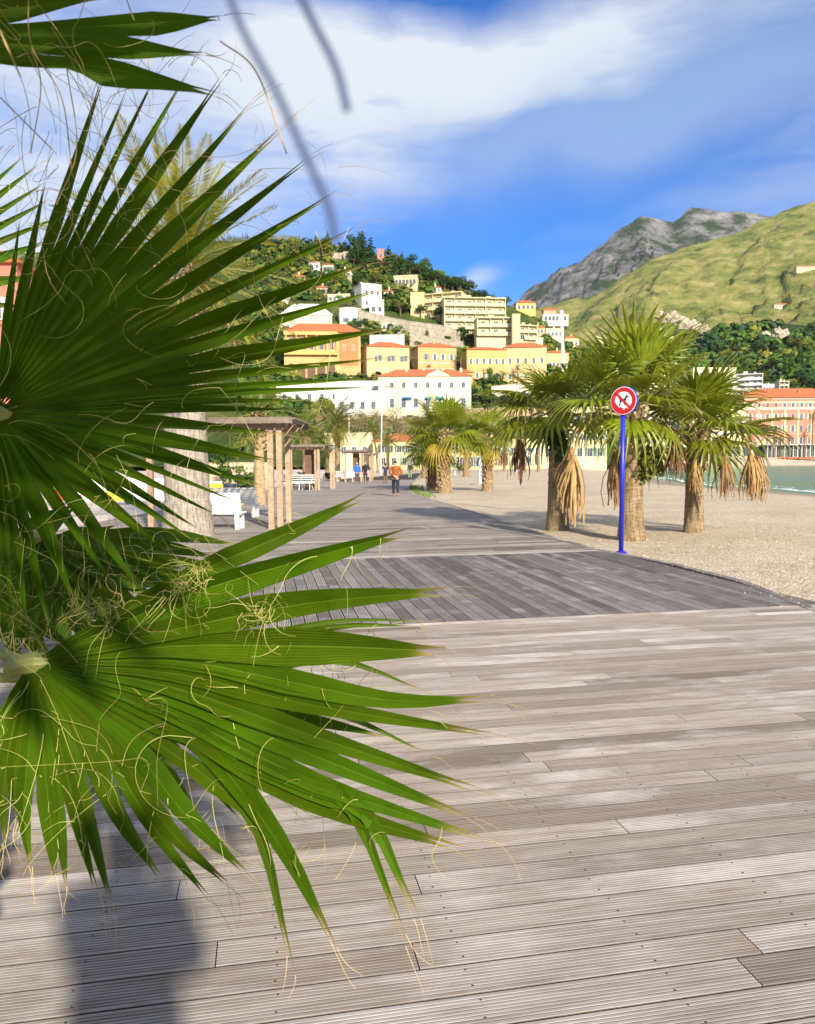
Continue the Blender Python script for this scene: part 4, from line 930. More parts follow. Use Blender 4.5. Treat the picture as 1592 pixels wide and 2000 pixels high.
# the ones that shape the skyline and frame the houses
for k, s, px, py, hp, w in [
    ('cypress_tree', 'olive', 578, 498, 36, 1.9), ('cypress_tree', 'mid', 594, 500, 26, 1.2), ('cypress_tree', 'mid', 610, 498, 34, 1.0), ('cypress_tree', 'olive', 617, 496, 40, 1.1), ('cypress_tree', 'olive', 640, 504, 52, 1.9),
    ('broadleaf_tree', 'dark', 676, 500, 36, .9), ('pine_tree', 'dark', 699, 512, 60, .85), ('broadleaf_tree', 'dark', 692, 520, 58, .8), ('cypress_tree', 'dark', 712, 524, 60, 1.6), ('cypress_tree', 'dark', 724, 520, 56, 1.5), ('cypress_tree', 'mid', 760, 536, 56, 1.9), ('cypress_tree', 'dark', 768, 538, 44, 1.6), ('cypress_tree', 'dark', 786, 540, 50, 1.3), ('broadleaf_tree', 'dark', 780, 532, 40, 1.0), ('broadleaf_tree', 'dark', 800, 540, 36, 1.1),
    ('pine_tree', 'dark', 822, 546, 36, 1.1), ('broadleaf_tree', 'dark', 838, 552, 34, 1.2), ('pine_tree', 'dark', 852, 560, 34, 1.2), ('broadleaf_tree', 'dark', 868, 568, 34, 1.2), ('pine_tree', 'dark', 884, 572, 34, 1.1), ('pine_tree', 'dark', 900, 580, 44, .9), ('pine_tree', 'dark', 916, 584, 40, 1.0), ('broadleaf_tree', 'dark', 930, 588, 26, 1.2), ('pine_tree', 'dark', 945, 592, 28, 1.2), ('broadleaf_tree', 'dark', 960, 598, 26, 1.2), ('broadleaf_tree', 'dark', 976, 602, 26, 1.2), ('pine_tree', 'dark', 990, 606, 28, 1.0),
    ('broadleaf_tree', 'dark', 758, 728, 30, 1.7), ('broadleaf_tree', 'mid', 686, 738, 40, 1.1), ('broadleaf_tree', 'mid', 834, 736, 28, 1.0), ('broadleaf_tree', 'dark', 862, 738, 22, 1.1), ('broadleaf_tree', 'mid', 952, 760, 46, .8), ('broadleaf_tree', 'mid', 974, 768, 50, .8), ('broadleaf_tree', 'dark', 935, 800, 55, .9), ('broadleaf_tree', 'mid', 958, 806, 40, 1.2), ('broadleaf_tree', 'dark', 985, 800, 36, 1.3),
    ('pine_tree', 'olive', 782, 618, 34, 1.6), ('pine_tree', 'dark', 822, 622, 30, 1.2), ('pine_tree', 'dark', 862, 632, 36, 1.4), ('cypress_tree', 'olive', 834, 668, 28, 1.6), ('broadleaf_tree', 'dark', 915, 640, 40, 1.0), ('broadleaf_tree', 'dark', 905, 668, 36, 1.2), ('broadleaf_tree', 'mid', 930, 672, 34, 1.3), ('broadleaf_tree', 'dark', 950, 674, 30, 1.4), ('broadleaf_tree', 'dark', 700, 640, 26, 1.2), ('broadleaf_tree', 'mid', 688, 646, 24, 1.2), ('broadleaf_tree', 'mid', 745, 640, 22, 1.6), ('shrub', 'mid', 875, 664, 12, 1.2), ('shrub', 'dark', 862, 668, 10, 1.2), ('broadleaf_tree', 'olive', 722, 672, 26, 1.2), ('broadleaf_tree', 'dark', 705, 676, 24, 1.2)]:
    slope_tree(k, s, px, py, hp, w)
for k, s, px, py, hp, w in [('shrub', 'mid', 742, 662, 14, 1.3), ('shrub', 'dark', 770, 668, 15, 1.4), ('broadleaf_tree', 'mid', 795, 674, 22, 1.2), ('shrub', 'olive', 815, 676, 14, 1.5), ('broadleaf_tree', 'dark', 846, 680, 20, 1.2), ('shrub', 'dark', 868, 684, 12, 1.5), ('shrub', 'mid', 888, 690, 13, 1.4), ('broadleaf_tree', 'mid', 726, 676, 20, 1.1), ('broadleaf_tree', 'dark', 806, 612, 28, 1.2), ('broadleaf_tree', 'mid', 750, 612, 26, 1.2), ('broadleaf_tree', 'dark', 768, 600, 30, 1.2), ('cypress_tree', 'dark', 690, 596, 34, 1.2), ('broadleaf_tree', 'olive', 676, 604, 28, 1.2), ('broadleaf_tree', 'olive', 735, 556, 28, 1.1), ('broadleaf_tree', 'dark', 700, 560, 30, 1.1), ('broadleaf_tree', 'mid', 655, 556, 30, 1.2), ('broadleaf_tree', 'dark', 846, 590, 26, 1.3), ('broadleaf_tree', 'olive', 880, 584, 20, 1.8)]:
    slope_tree(k, s, px, py, hp, w)
placed = 0; spots = []
while placed < 190:
    px = rt.uniform(500, 1150); py = rt.uniform(480, 900)
    if py < interp(RA, px)+6 or py > 850: continue
    if any(a-2 < px < c_+2 and b-2 < py < e+8 for a, b, c_, e in AVOID): continue
    if any((px-a)**2+((py-b)*1.5)**2 < 13**2 for a, b in spots): continue
    spots.append((px, py))
    up = py < 600
    k = rt.choices(('cypress_tree', 'pine_tree', 'broadleaf_tree', 'shrub'), (4, 2, 4, 1) if px < 760 and up else (.6, 3, 5, 2))[0]
    s = rt.choices(('dark', 'mid', 'olive', 'blue'), (5, 3, 2, 1) if px > 760 else (3, 4, 4, .5))[0]
    hp = {'cypress_tree': rt.uniform(22, 36), 'pine_tree': rt.uniform(22, 32), 'broadleaf_tree': rt.uniform(18, 30), 'shrub': rt.uniform(8, 14)}[k]
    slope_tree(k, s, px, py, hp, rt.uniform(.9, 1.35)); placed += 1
def bush_mass(name, T, n, px0, px1, y0, y1, s0, s1, shades, seed, avoid, faces=26, top=None):
    """uncountable cover: joined leafy domes following the slope"""
    rr = random.Random(seed); mb = MB(); k = 0
    while k < n:
        px = rr.uniform(px0, px1); ry = interp(T.ridge, px); py = ry+(y1-ry)*rr.random()**.9
        if py < max(y0, ry+2): k += 1; continue
        if any(a+3 < px < c_-3 and b+4 < py < e-6 for a, b, c_, e in avoid): k += 1; continue
        q = T.point(px, py); s = rr.uniform(s0, s1); mi = rr.choices(range(len(shades)), [w for _, w in shades])[0]
        for _ in range(faces):
            d = Vector((rr.gauss(0, 1), rr.gauss(0, 1), abs(rr.gauss(0, 1))*.9-.15)).normalized(); c_ = q+Vector((d.x*s, d.y*s, d.z*s*.9+s*.25))*rr.uniform(.75, 1.05)
            nrm = (d+Vector((rr.uniform(-.5, .5), rr.uniform(-.5, .5), rr.uniform(-.2, .6)))).normalized(); a = nrm.orthogonal().normalized(); b = nrm.cross(a); z = s*rr.uniform(.25, .5)
            mb.add([c_+a*z, c_+b*z, c_-a*z*.9, c_-b*z*.8], [(0, 1, 2), (0, 2, 3)], mi)
        k += 1
    return stuff(mb.build(name, [CROWN[s] for s, _ in shades]))
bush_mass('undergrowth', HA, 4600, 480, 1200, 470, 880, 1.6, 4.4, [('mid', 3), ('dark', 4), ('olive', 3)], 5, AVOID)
AV2 = [(1350, 715, 1486, 895), (1484, 744, 1545, 775), (1450, 762, 1660, 895), (1476, 640, 1548, 672)]
bush_mass('forest', HB, 2600, 1080, 2000, 600, 880, 4.5, 8.5, [('mid', 4), ('dark', 5), ('olive', 1), ('blue', 1)], 8, AV2, 34)
# individual forest edge trees that can be told apart in front of the wood
FE = 'trees at the edge of the wood above the pink hotel'
for k, s, px, py, hp, w in [('broadleaf_tree', 'mid', 1462, 735, 34, 1.2), ('broadleaf_tree', 'mid', 1424, 716, 34, 1.3), ('cypress_tree', 'mid', 1534, 738, 48, 1.2), ('cypress_tree', 'mid', 1546, 736, 54, 1.2), ('broadleaf_tree', 'olive', 1490, 748, 28, 1.2), ('broadleaf_tree', 'dark', 1560, 752, 36, 1.3), ('broadleaf_tree', 'dark', 1578, 764, 40, 1.3), ('cypress_tree', 'mid', 1562, 716, 50, 1.1), ('pine_tree', 'dark', 1510, 732, 36, 1.2), ('pine_tree', 'dark', 1480, 700, 36, 1.4), ('broadleaf_tree', 'mid', 1444, 690, 32, 1.4), ('cypress_tree', 'mid', 1580, 722, 56, 1.0), ('broadleaf_tree', 'olive', 1552, 684, 30, 1.6), ('broadleaf_tree', 'olive', 1574, 690, 28, 1.5), ('broadleaf_tree', 'mid', 1450, 770, 30, 1.0), ('broadleaf_tree', 'mid', 1546, 770, 28, 1.2)]:
    d = HB.depth(px, py)-6; h = hp/F*d
    nb = min([(1460, 752, 'white balconied flats'), (1504, 760, 'white hill villa'), (1532, 756, 'small stacked balcony house'), (1575, 770, 'pink hotel roof'), (1508, 662, 'pale rock faces')], key=lambda l: (l[0]-px)**2+(l[1]-py)**2)
    plant_tree(k, s, at(px, py, d), h, '%s %s %s %s' % ('tall' if hp > 40 else 'broad' if w > 1.25 else 'middling', SW[s], KW[k], ('above' if py < nb[1] else 'beside')+(' and left of the ' if px < nb[0] else ' and right of the ')+nb[2]), FE, rt, w, .5)
# ---------------------------------------------------------------- palms
FANG = leafmat('fan_green', (.175, .215, .012), (.34, .38, .02), (.30, .22, .08), .25, .38, veins=False)
FANY = leafmat('fan_yellow', (.34, .24, .03), (.4, .3, .04), None, .25, .6, veins=False)
FAND = leafmat('fan_dead', (.34, .20, .085), (.3, .16, .05), None, .15, .8, veins=False)
FANB = leafmat('fan_brown', (.17, .075, .035), (.15, .07, .03), None, .1, .85, veins=False)
STALK = pm('petiole', (.20, .21, .05), .25, 6, .5)
STALKD = pm('petiole_dry', (.36, .25, .12), .25, 6, .8)
def palm_trunk_mat(name, a, b):
    mt, nt, p = base_mat(name); g = nd(nt, 'ShaderNodeTexCoord'); mm = nd(nt, 'ShaderNodeMapping'); nt.links.new(g.outputs['Object'], mm.inputs[0]); mm.inputs['Scale'].default_value = (3, 3, 22)
    n1 = noise_tex(nt, mm.outputs[0], 1.3, 5, .6); c = ramp(nt, n1, [(.3, a), (.7, b)])
    m2 = nd(nt, 'ShaderNodeMapping'); nt.links.new(g.outputs['Object'], m2.inputs[0]); m2.inputs['Scale'].default_value = (14, 14, 1.5)
    n2 = noise_tex(nt, m2.outputs[0], 1.6, 5, .7); c = mixc_(nt, ramp(nt, n2, [(.45, (0, 0, 0)), (.6, (.7, .7, .7))]), c, tuple(x*.4 for x in a))
    nt.links.new(c, p.inputs['Base Color']); p.inputs['Roughness'].default_value = .95; bump(nt, p, mathn(nt, 'ADD', n1, n2), .8, .02); MATS[name] = mt; return mt
TRK = palm_trunk_mat('palm_trunk', (.16, .105, .055), (.40, .30, .17))
TRKG = palm_trunk_mat('palm_trunk_grey', (.27, .23, .19), (.44, .39, .33))
BOOT = pm('leaf_base', (.36, .25, .14), .35, 12, .9, .4)
BOOTD = pm('leaf_base_dark', (.13, .075, .045), .35, 12, .9, .4)
def fan_mesh(seed, pet=.8, rad=.95, n=23, spread=140, droop=.28, fold=.30, mats=None, tipdroop=.35):
    rr = random.Random(seed); mb = MB()
    pp = [(pet*t, 0, -.10*pet*t*t) for t in (0, .25, .5, .75, 1)]
    mb.tube(pp, [.022, .018, .015, .013, .012], 5, 1)
    hub = Vector(pp[-1]); T = [0, .2, .42, .6, .8, 1.0]; split = .45
    ang = [R(lerp(-spread, spread, i/(n-1))+rr.uniform(-1.5, 1.5)) for i in range(n)]
    def pt(a, t, L):
        r_ = L*t; x, y = r_*math.cos(a), r_*math.sin(a)
        z = fold*abs(math.sin(a))*r_*(1-.5*t)-droop*r_*r_/rad-tipdroop*max(0, t-.55)**2*L*2
        x2 = x*(1-.12*t*abs(math.sin(a))); return hub+Vector((x2, y, z))
    da = R(2*spread/(n-1))
    for i, a in enumerate(ang):
        L = rad*(1-.30*(abs(a)/R(spread))**1.6)*rr.uniform(.92, 1.05); w0 = da/2; tw = rr.uniform(-.25, .25)
        vs = []; uv = []
        for t in T:
            wl_ = w0*.98 if t <= split else w0*.98*(split/t)*(1-((t-split)/(1-split)))**.85
            c_ = pt(a, t, L); c_.z -= .018*rad*min(1, t*2)*(1 if t <= split else .8)
            l_, r_ = pt(a-wl_, t, L), pt(a+wl_, t, L)
            if t > split: l_.z += tw*.04*(t-split); r_.z -= tw*.04*(t-split)
            vs += [l_, c_, r_]; uv += [(-1, t), (0, t), (1, t)]
        fs = []
        for k in range(len(T)-1):
            o = 3*k; fs += [(o, o+1, o+4, o+3), (o+1, o+2, o+5, o+4)]
        mb.add(vs, fs, 0, uv)
    return mb.mesh('frond', mats or [FANG, STALK], uv=True)
def dead_mesh(seed, mats, pet=.9, rad=.95, n=38, bend=1.0):
    """dry leaf: stalk arches over and the folded blade hangs straight down"""
    rr = random.Random(seed); mb = MB()
    pp = [(0, 0, 0), (pet*.35, 0, .06*bend), (pet*.65, 0, -.05), (pet*.85, 0, -.28), (pet*.92, 0, -.5)]
    mb.tube(pp, [.02, .016, .014, .012, .01], 5, 1); hub = Vector(pp[-1])
    for i in range(n):
        a = rr.uniform(0, 6.28); sp = rr.uniform(.02, .24); L = rad*rr.uniform(.55, 1.0); w = rr.uniform(.016, .04); vs = []; uv = []
        d = Vector((math.cos(a), math.sin(a), 0)); s_ = Vector((-math.sin(a), math.cos(a), 0)); ph = rr.uniform(0, 6)
        for t in (0, .25, .5, .75, 1):
            c_ = hub+d*(sp*math.sin(t*1.9)+.03*math.sin(t*5+ph))+Vector((0, 0, -L*t)); ww = w*(1-.75*t)+.002
            vs += [c_-s_*ww, c_+d*.008, c_+s_*ww]; uv += [(-1, t*.8), (0, t*.8), (1, t*.8)]
        fs = []
        for k in range(4): o = 3*k; fs += [(o, o+1, o+4, o+3), (o+1, o+2, o+5, o+4)]
        mb.add(vs, fs, 0, uv)
    return mb.mesh('dead_frond', mats, uv=True)
FAN = [fan_mesh(s, droop=d, fold=f, tipdroop=td) for s, d, f, td in ((1, .10, .30, .25), (2, .22, .34, .40), (3, .36, .28, .55), (4, .05, .22, .20), (5, .5, .3, .8))]
FANYM = fan_mesh(9, mats=[FANY, STALKD], droop=.6, tipdroop=.9, spread=110)
DEAD = [dead_mesh(1, [FAND, STALKD]), dead_mesh(2, [FANB, STALKD]), dead_mesh(3, [FAND, STALKD], 1.1, .9, 46, 1.4)]
def put_frond(parent, me, name, top, az, el, sc, roll=0):
    o = ob(name, me, parent, top); o.rotation_mode = 'XYZ'
    M = Matrix.Rotation(R(az), 4, 'Z') @ Matrix.Rotation(R(-el), 4, 'Y') @ Matrix.Rotation(R(roll), 4, 'X')
    o.rotation_euler = M.to_euler(); o.scale = (sc,)*3; return o
def boots(mb, z0, z1, r0, r1, n, seed, size=.09, out=.05, mi=0, up=True):
    """old leaf bases wrapped round the stem in spirals"""
    rr = random.Random(seed)
    for i in range(n):
        t = (i+rr.random()*.5)/n; z = lerp(z0, z1, t); a = i*2.399+rr.uniform(-.15, .15); r_ = lerp(r0, r1, t)
        d = Vector((math.cos(a), math.sin(a), 0)); s_ = Vector((-math.sin(a), math.cos(a), 0)); w = size*rr.uniform(.7, 1.1); h = size*rr.uniform(1.3, 2.3)*(1 if up else -1)
        q = Vector((0, 0, z))+d*r_*.93; e = out*rr.uniform(.6, 1.6)
        mb.add([q-s_*w*.8, q+s_*w*.8, q+d*e+s_*w*.35+Vector((0, 0, h)), q+d*e-s_*w*.35+Vector((0, 0, h)), q+d*(e+.03)+Vector((0, 0, h*.55))], [(0, 1, 4), (1, 2, 4), (2, 3, 4), (3, 0, 4)], mi)
def stem(h, r0, r1, mat_, name='trunk', lean=(0, 0), flare=1.4, n=14, rings=34, seed=0):
    rr = random.Random(seed); mb = MB(); pts = []; rad = []
    for i in range(rings+1):
        t = i/rings; pts.append((lean[0]*t*t, lean[1]*t*t, -.25+(h+.25)*t)); b = lerp(r0, r1, t)*(1+(flare-1)*math.exp(-t*9)); rad.append(b*(1+.035*(i % 2)+rr.uniform(-.02, .02)))
    mb.tube(pts, rad, n); return mb.mesh(name, mat_, smooth=True)
def beach_palm(label, px, py, h, r0, r1, fronds, dead, group, boot=(0, 0), ivy=None, lean=(0, 0), scale=1., trunk=None, boot_dark=False, yellow=(), seed=0, zg=-.06):
    b = gnd(px, py, zg); t = thing('fan_palm', label, 'palm tree', (b.x, b.y, zg), 0, group)
    ob('trunk', stem(h, r0, r1, trunk or TRK, lean=lean, seed=seed), t)
    if boot[1]:
        m_ = MB(); boots(m_, boot[0], h+.12, lerp(r0, r1, boot[0]/h), r1*1.15, boot[1], seed, .085*scale, .07*scale); stuff(m_.build('leaf_bases', BOOTD if boot_dark else BOOT, t, (lean[0], lean[1], 0)))
    top = Vector((lean[0], lean[1], h))
    for az, el, s, v in fronds:
        put_frond(t, FAN[v], 'frond', top+Vector((math.cos(R(az))*r1*.6, math.sin(R(az))*r1*.6, rr_(-.08, .10))), az, el, s*scale, rr_(-14, 14))
    for az, el, s in yellow: put_frond(t, FANYM, 'yellow_frond', top, az, el, s*scale)
    for az, dz, s, v in dead:
        o = ob('dead_frond', DEAD[v], t, top+Vector((math.cos(R(az))*r1*.7, math.sin(R(az))*r1*.7, dz)), (0, 0, R(az)), s*scale)
    if ivy:
        m_ = MB(); leaf_cloud(m_, ivy[0], ivy[1], .055*scale, random.Random(seed+5), 1.0); o = stuff(m_.build('creeper', CROWN[ivy[2]], t))
    return t
_rp = random.Random(42)
def rr_(a, b): return _rp.uniform(a, b)
def crown(n, seed, lo=-35, hi=78, s=(.85, 1.1)):
    rr = random.Random(seed); out = []
    for i in range(n):
        el = lerp(hi, lo, (i/(n-1))**.85)+rr.uniform(-6, 6); az = (i*137.5+rr.uniform(-14, 14)) % 360
        v = 0 if el > 50 else rr.choice((0, 1, 3)) if el > 15 else rr.choice((1, 2)) if el > -10 else rr.choice((2, 4))
        out.append((az, el, rr.uniform(*s), v))
    return out
G3 = 'tall fan palms standing on the beach beside the blue sign post'
beach_palm('leftmost of three beach fan palms, thick trunk wrapped in dark ivy below the crown', 1089, 1033, 2.95, .25, .20, crown(20, 3, -38, 72)+[(250, 30, 1.1, 0), (190, 25, 1.1, 1), (205, -12, 1.1, 2), (150, 30, 1.05, 1)], [(205, -.15, 1.15, 1), (330, -.2, 1.55, 0)], G3, (2.35, 46), ([(0, -.12, 2.15, .30), (-.12, -.1, 2.35, .26), (.1, -.1, 1.95, .24), (.05, -.1, 1.75, .2)], 900, 'dark'), seed=1, scale=1.02)
beach_palm('middle beach fan palm with the highest crown, standing right behind the blue sign post', 1233, 1052, 2.85, .26, .19, crown(19, 8, -32, 78)+[(255, 74, 1.2, 3), (290, 68, 1.2, 3), (110, 76, 1.15, 3), (60, 72, 1.15, 0), (215, 58, 1.15, 0), (330, 55, 1.15, 0)], [(200, -.25, 1.5, 0), (186, -.15, 1.4, 0), (320, -.3, .9, 1)], G3, (1.75, 80), ([(.42, -.1, 1.55, .30), (.30, -.15, 1.75, .26), (.15, -.2, 1.35, .2)], 420, 'olive'), seed=2, scale=1.05)
beach_palm('rightmost beach fan palm with a big brown broken leaf hanging beside its trunk', 1355, 1038, 2.35, .22, .18, crown(18, 13, -32, 76)+[(250, 55, 1.15, 1), (275, 35, 1.15, 1), (0, 0, 1.15, 1), (350, 12, 1.2, 3), (200, 40, 1.1, 1)], [(280, -.05, 1.0, 2), (310, .05, 1.1, 2), (340, 0, 1.1, 2), (250, -.2, .8, 0)], G3, (1.35, 60), None, seed=3, scale=1.08)
# middle cluster, further down the beach
GM = 'fan palms further along the beach by the deck'
for lb, px, py, h, r0, nfr, sd, bt, dk, yl, sc in [
    ('fan palm with a dark red trunk, left one of the close pair', 844, 957, 2.4, .30, 24, 31, (.05, 110), True, (), 1.15),
    ('fan palm with a pale criss cross trunk, right one of the close pair', 868, 962, 3.4, .33, 28, 32, (.05, 170), False, [(250, -35, 1.1), (330, -30, 1.1)], 1.35),
    ('fan palm with a yellow hanging leaf and shaggy foot beside the pale beach shower', 952, 958, 3.2, .30, 22, 33, (.05, 130), False, [(265, -50, 1.0), (300, -45, 1.0), (220, -20, 1.0)], 1.2)]:
    beach_palm(lb, px, py, h, r0, r0*.8, crown(nfr, sd, -30, 80), [(320, -.2, 1.0, 1)] if sd == 33 else [], GM, bt, None, (0, 0), sc, TRK, dk, yl, sd)
for lb, px, py, h, sd in [('small fan palm behind the close pair, half hidden by the darker trunk', 829, 934, 3.3, 34), ('fan palm with a rough stump foot far behind the pale beach shower', 910, 931, 5.0, 35)]:
    beach_palm(lb, px, py, h, .33, .27, crown(20, sd, -35, 78), [], GM, (.05, 60), None, (0, 0), 1.5, TRK, False, [(250, -40, 1.)] if sd == 35 else [], sd)

# feather palms
def feather_mesh(seed, L=3.0, n=44, droop=.55, w=.018, pl=.42, mats=None, name='frond'):
    rr = random.Random(seed); mb = MB(); K = 9
    def rach(s): return Vector((L*(s-.10*s*s*droop), 0, L*(.10*s-droop*s*s*.62)))
    mb.tube([rach(i/(K-1)) for i in range(K)], [lerp(.035, .006, i/(K-1)) for i in range(K)], 4, 1, False)
    for i in range(n):
        s = .12+.87*(i/(n-1)); c_ = rach(s); l_ = pl*(math.sin(math.pi*min(1, .12+s*.86))**.6)*rr.uniform(.9, 1.1)
        fw = lerp(.35, 1.1, s)
        for sg in (-1, 1):
            d = Vector((fw, sg*1.0, .38*rr.uniform(.4, 1.5)-.3*s)).normalized(); nn = Vector((-d.y, d.x, 0)).normalized()*w
            tip = c_+d*l_+Vector((0, 0, -.10*l_)); mid = c_+d*l_*.5
            mb.add([c_, mid+nn, tip, mid-nn], [(0, 1, 2, 3)], 0, [(0, 0), (1, .5), (0, .85), (-1, .5)])
    return mb.mesh(name, mats or [FEA, STALK], uv=True)
FEA = leafmat('feather_green', (.24, .24, .02), (.22, .24, .02), None, .25, .45, veins=False)
FEAD = leafmat('feather_dark', (.10, .135, .014), (.2, .25, .02), None, .25, .45, veins=False)
FEAX = leafmat('feather_dry', (.36, .26, .13), (.3, .2, .08), None, .15, .8, veins=False)
FE_NEAR = [feather_mesh(s, 3.2, 62, d, .014, .46) for s, d in ((1, .35), (2, .6), (3, .9), (4, .2))]
FE_DRY = [feather_mesh(s, 2.6, 46, d, .014, .40, [FEAX, STALKD], 'dead_frond') for s, d in ((11, 1.1), (12, .8))]
FE_FAR = [feather_mesh(s, 2.6, 24, d, .035, .5, [FEAD, STALK]) for s, d in ((21, .5), (22, .8), (23, 1.1))]
FE_YEL = feather_mesh(31, 1.3, 24, 1.3, .03, .35, [FANY, STALKD], 'yellow_frond')
def date_palm(label, pos, h, r0, n, meshes, sc, seed, group, lo=-40, dry=(), trunk=TRK, lean=(0, 0), flare=1.3, boot=0, yel=()):
    rr = random.Random(seed); t = thing('date_palm', label, 'palm tree', tuple(pos), 0, group)
    ob('trunk', stem(h, r0, r0*.82, trunk, lean=lean, flare=flare, seed=seed, n=16), t); top = Vector((lean[0], lean[1], h))
    if boot: m_ = MB(); boots(m_, h*.6, h+.2, r0*.9, r0*1.2, boot, seed, .11, .1); stuff(m_.build('leaf_bases', BOOT, t, (lean[0]*.7, lean[1]*.7, 0)))
    for i in range(n):
        el = lerp(84, lo, (i/(n-1))**.8)+rr.uniform(-6, 6); az = (i*137.5+rr.uniform(-15, 15)) % 360
        put_frond(t, meshes[min(len(meshes)-1, int(rr.random()*len(meshes)))], 'frond', top, az, el, sc*rr.uniform(.88, 1.1), rr.uniform(-30, 30))
    for az, el, s, k in dry: put_frond(t, FE_DRY[k], 'dead_frond', top, az, el, s)
    for az, el, s in yel: put_frond(t, FE_YEL, 'yellow_frond', top, az, el, s)
    return t
b = gnd(368, 1046)
date_palm('great feather palm with a thick grey trunk behind the close fan leaves', (b.x, b.y, 0), 5.9, .50, 58, FE_NEAR, 1.0, 5, None, -38, [(300+i*17, -48-7*(i % 4), 1.0, i % 2) for i in range(-3, 7)]+[(330, -20, 1.0, 0), (345, -33, .9, 1), (10, -42, 1.0, 1)], TRKG, flare=1.25, boot=60)
GD = 'palms along the promenade walk'
def gpos(px, py, z=-.044): q = gnd(px, py, z); return (q.x, q.y, z)
date_palm('feather palm with a slim leaning brown trunk beside the strolling people', gpos(738, 924), 7.6, .20, 26, FE_FAR, 1.4, 51, GD, -40, trunk=BOOTD, lean=(-.9, 0))
date_palm('shorter slim feather palm right of the leaning one', gpos(760, 918), 7.2, .20, 24, FE_FAR, 1.45, 52, GD, -40, trunk=BOOTD, lean=(-.2, 0))
date_palm('bushy feather palm with orange seed stalks behind the second pergola', gpos(660, 940), 5.4, .26, 34, FE_FAR, 1.15, 53, GD, -45, yel=[(270+i*16, -50+4*i, 1.5) for i in range(-3, 5)], boot=40)
date_palm('low spreading feather palm over the roof of the second pergola', gpos(598, 944), 4.2, .3, 30, FE_FAR, 1.0, 54, GD, -25, boot=30)
date_palm('small feather palm between the second and third pergolas', gpos(640, 936), 2.9, .25, 26, FE_FAR, .8, 56, GD, -45, boot=30)
date_palm('feather palm with a pale knobbly trunk beside the nearest pergola', gpos(508, 988), 3.6, .22, 26, FE_FAR, .75, 57, GD, -55, boot=90, trunk=BOOT)
hq = HA.point(898, 742); date_palm('tall slender palm standing alone in front of the orange houses', tuple(hq+Vector((0, -8, -2))), 12.5, .3, 26, FE_FAR, 1.35, 58, None, -60, trunk=BOOTD)
hq = HA.point(1004, 752); date_palm('pale green palm in front of the corner yellow house', tuple(hq+Vector((0, -12, -2))), 8.5, .3, 22, FE_FAR, 1.1, 59, None, -40)
GS = 'palms in front of the pink hotel and the beach pavilion'
for lb, px, py, hpx, sd in [('tall dark palm in front of the left corner of the pink hotel', 1511, 893, 54, 61), ('shorter palm just right of the tall dark palm by the hotel', 1524, 893, 40, 62), ('pale slim palm in the middle of the hotel front', 1541, 892, 40, 63), ('bushy palm before the glass restaurant', 1570, 893, 48, 64), ('tallest palm at the right edge in front of the hotel', 1586, 880, 70, 65), ('slim dark palm in front of the low yellow pavilion', 1461, 895, 40, 66)]:
    q = at(px, py, 408); date_palm(lb, tuple(q), hpx/F*408-1.5, .38, 20, FE_FAR, 1.6 if sd != 63 else 1.2, sd, GS, -45, trunk=BOOTD)
for lb, px, py, h, sd in [('slim palm among arched doorways, left of the dead hanging leaf', 1010, 921, 8.2, 71), ('slim palm against the arched building, second from the left', 1025, 921, 7.6, 72), ('slim palm before the arched building nearest the left beach palm', 1052, 921, 8, 73), ('slim palm beside the yellow arcade building', 985, 921, 8, 74)]:
    q = gnd(px, py, -.06); date_palm(lb, (q.x, q.y, -.06), h, .28, 18, FE_FAR, .95, sd, 'slim palms along the arched front row', -45)
# leafless plane trees
GB = 'pollarded plane trees with thin dry foliage behind the promenade palms'
TW = pm('twig_bark', (.30, .25, .19), .3, 6, .9); DRY = crownmat('dry_leaves', (.24, .165, .075))
def bare_tree(label, px, py, hpx, d, seed):
    rr = random.Random(seed); q = at(px, py, d); h = hpx/F*d; t = thing('plane_tree', label, 'tree', tuple(q), 0, GB); tb = MB(); lf = MB()
    tb.tube([(0, 0, -.5), (.1, 0, h*.25), (0, 0, h*.4)], [.32, .26, .2], 8)
    for i in range(12):
        a = rr.uniform(0, 6.28); e = rr.uniform(.25, .75)*h*.55; p1 = Vector((math.cos(a)*e*.5, math.sin(a)*e*.5, h*rr.uniform(.5, .65))); p2 = Vector((math.cos(a)*e, math.sin(a)*e, h*rr.uniform(.7, 1.0)))
        tb.tube([(0, 0, h*.38), p1, p2], [.13, .08, .02], 5)
        for j in range(9):
            b0 = p1.lerp(p2, rr.random()); b1 = b0+Vector((rr.gauss(0, .12), rr.gauss(0, .12), rr.gauss(.08, .08)))*h; tb.tube([b0, b1], [.035, .01], 3, 0, False)
            for k in range(9):
                c_ = b0.lerp(b1, rr.random())+Vector((rr.gauss(0, .03), rr.gauss(0, .03), rr.gauss(0, .03)))*h; n1 = Vector((rr.gauss(0, 1), rr.gauss(0, 1), rr.gauss(0, 1))).normalized(); n2 = n1.orthogonal().normalized(); s = h*.012
                lf.add([c_+n1*s, c_+n2*s, c_-n1*s], [(0, 1, 2)])
    tb.build('trunk', TW, t); lf.build('crown', DRY, t)
for lb, px, hp, sd in [('bare plane tree left of the white villa wing', 652, 130, 1), ('bare plane tree below the white villa wing', 690, 128, 2), ('bare plane tree left of the thickest brown one', 722, 130, 3), ('brownest plane tree below the blue awning of the cream villa', 790, 138, 4), ('bare plane tree between the mast and the cream villa', 760, 118, 5), ('bare plane tree beside the brown striped wall', 985, 120, 6), ('bare plane tree behind the left beach palm', 1035, 110, 7)]:
    bare_tree(lb, px, 916, hp, 228, sd)
